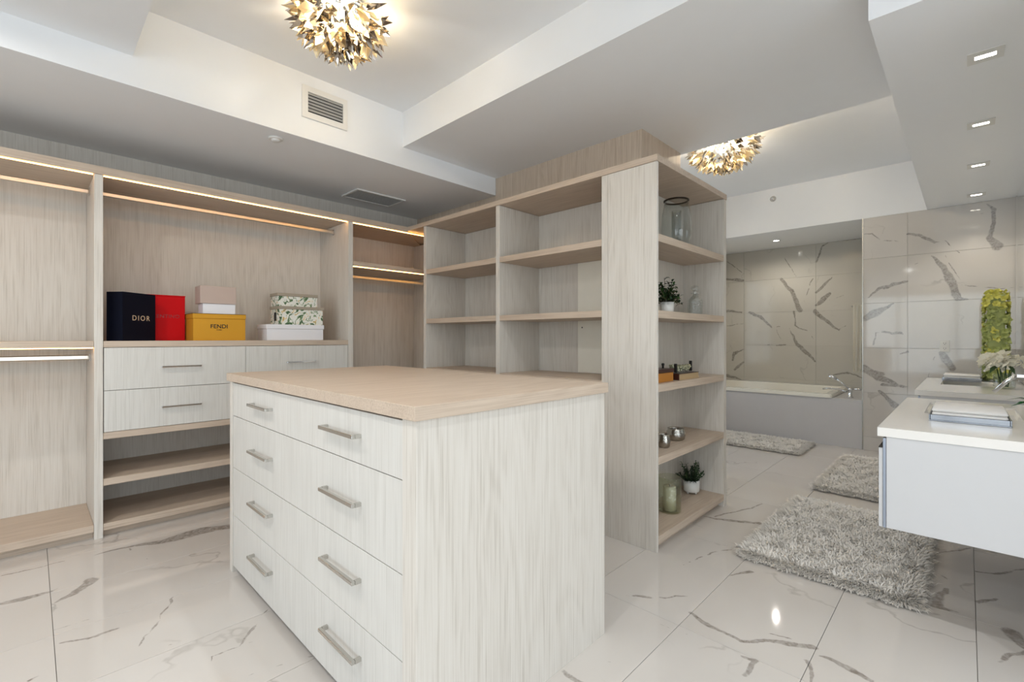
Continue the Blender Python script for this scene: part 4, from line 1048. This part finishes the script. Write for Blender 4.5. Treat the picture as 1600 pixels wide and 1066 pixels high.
for k in range(36):
    a = rl.uniform(0, 2*PI); e_ = rl.uniform(0.45, 1.5); L = rl.uniform(0.09, 0.13+0.05*(e_ > 1))
    b0 = Vector((cx_+math.cos(a)*0.02, cy_+math.sin(a)*0.02, z+0.079)); tip = b0+Vector((math.cos(a)*math.cos(e_), math.sin(a)*math.cos(e_)*0.8, math.sin(e_)))*L
    s_ = mk('sprig', MB().tube([b0, (b0+tip)/2, tip], 0.0018, 5), 'leafd', v)
    m = MB()
    for q in range(22):
        m.leaf(b0.lerp(tip, 0.2+0.8*q/21)+Vector((rl.uniform(-1, 1), rl.uniform(-1, 1), 0))*0.004, (rl.uniform(-1, 1), rl.uniform(-1, 1), rl.uniform(-.3, .8)), rl.uniform(0.014, 0.024), 0.011, 0.1)
    mk('leaves', m, 'leafd' if k % 3 else 'leaf', s_)

# ============================================================ SHAG RUGS
def rug(x0, x1, y0, y1, n, label, seed, H=0.026):
    r = np.random.RandomState(seed)
    v = thing('shag_rug', ((x0+x1)/2, (y0+y1)/2, 0), label, 'rug', 'shag rugs on the marble floor')
    box('backing', x0+0.018, x1-0.018, y0+0.018, y1-0.018, 0.0006, 0.006, 'shagb', v, bev=0.002)
    cx, cy = (x0+x1)/2, (y0+y1)/2
    ne = n//7; per = r.randint(0, 4, ne); n = n+0
    px = r.uniform(x0-0.004, x1+0.004, n); py = r.uniform(y0-0.004, y1+0.004, n)
    px[:ne] = np.where(per == 0, x0, np.where(per == 1, x1, px[:ne])); py[:ne] = np.where(per == 2, y0, np.where(per == 3, y1, py[:ne]))
    wob = lambda t: 0.010*np.sin(t*41+seed)+0.007*np.sin(t*97)
    px[:ne] += r.normal(0, 0.010, ne)+wob(py[:ne]); py[:ne] += r.normal(0, 0.010, ne)+wob(px[:ne])
    # clumped leaning direction
    ang = 1.2*np.sin(px*31+seed)+1.2*np.cos(py*37+px*15)+r.uniform(-2.2, 2.2, n)+1.0
    L = H*r.uniform(0.9, 2.2, n); lean = r.uniform(0.6, 1.35, n)
    dx, dy = np.cos(ang), np.sin(ang)
    ex = np.clip((px-cx)/(x1-x0)*2, -1, 1); ey = np.clip((py-cy)/(y1-y0)*2, -1, 1)
    dx = dx+np.where(np.abs(ex) > 0.93, 1.6*np.sign(ex), 0); dy = dy+np.where(np.abs(ey) > 0.91, 1.6*np.sign(ey), 0)
    nn = np.hypot(dx, dy); dx /= nn; dy /= nn
    L[:ne] *= 0.8; lean[:ne] = r.uniform(0.9, 1.5, ne)
    wx, wy = -dy, dx; w = r.uniform(0.002, 0.0042, n)
    z0 = np.full(n, 0.005)
    V = np.zeros((n, 5, 3))
    m1x, m1y = px+dx*L*np.sin(lean)*0.45, py+dy*L*np.sin(lean)*0.45; m1z = z0+L*np.cos(lean*0.6)*0.55
    tx, ty = px+dx*L*np.sin(lean), py+dy*L*np.sin(lean); tz = np.maximum(z0+L*np.cos(lean)*0.9, 0.006)
    for k, s in ((0, -1), (1, 1)):
        V[:, k] = np.stack([px+wx*w*s, py+wy*w*s, z0], 1)
        V[:, 2+k] = np.stack([m1x+wx*w*s*0.9, m1y+wy*w*s*0.9, m1z], 1)
    V[:, 4] = np.stack([tx, ty, tz], 1)
    V -= np.array(WP[v])
    b = (np.arange(n)*5)[:, None]
    Fq = np.concatenate([b+0, b+1, b+3, b+2], 1); Ft = np.concatenate([b+2, b+3, b+4], 1)
    me = bpy.data.meshes.new('pile')
    me.vertices.add(n*5); me.vertices.foreach_set('co', V.reshape(-1))
    loops = np.concatenate([Fq.reshape(-1), Ft.reshape(-1)]); me.loops.add(len(loops)); me.loops.foreach_set('vertex_index', loops.astype(np.int32))
    me.polygons.add(2*n); me.polygons.foreach_set('loop_start', np.concatenate([np.arange(n)*4, n*4+np.arange(n)*3]).astype(np.int32))
    me.update(calc_edges=True); me.materials.append(M['shag'])
    o = bpy.data.objects.new('pile', me); COL.objects.link(o); o.parent = v; o['kind'] = 'stuff'
rug(2.83, 4.12, 0.17, 0.93, 52000, 'large pale shag rug in front of the near vanity', 1)
rug(4.50, 5.95, 0.15, 0.90, 45000, 'pale shag rug in front of the far vanity', 2)
rug(5.68, 6.40, 1.30, 2.62, 36000, 'cream shag rug along the bathtub surround', 3)
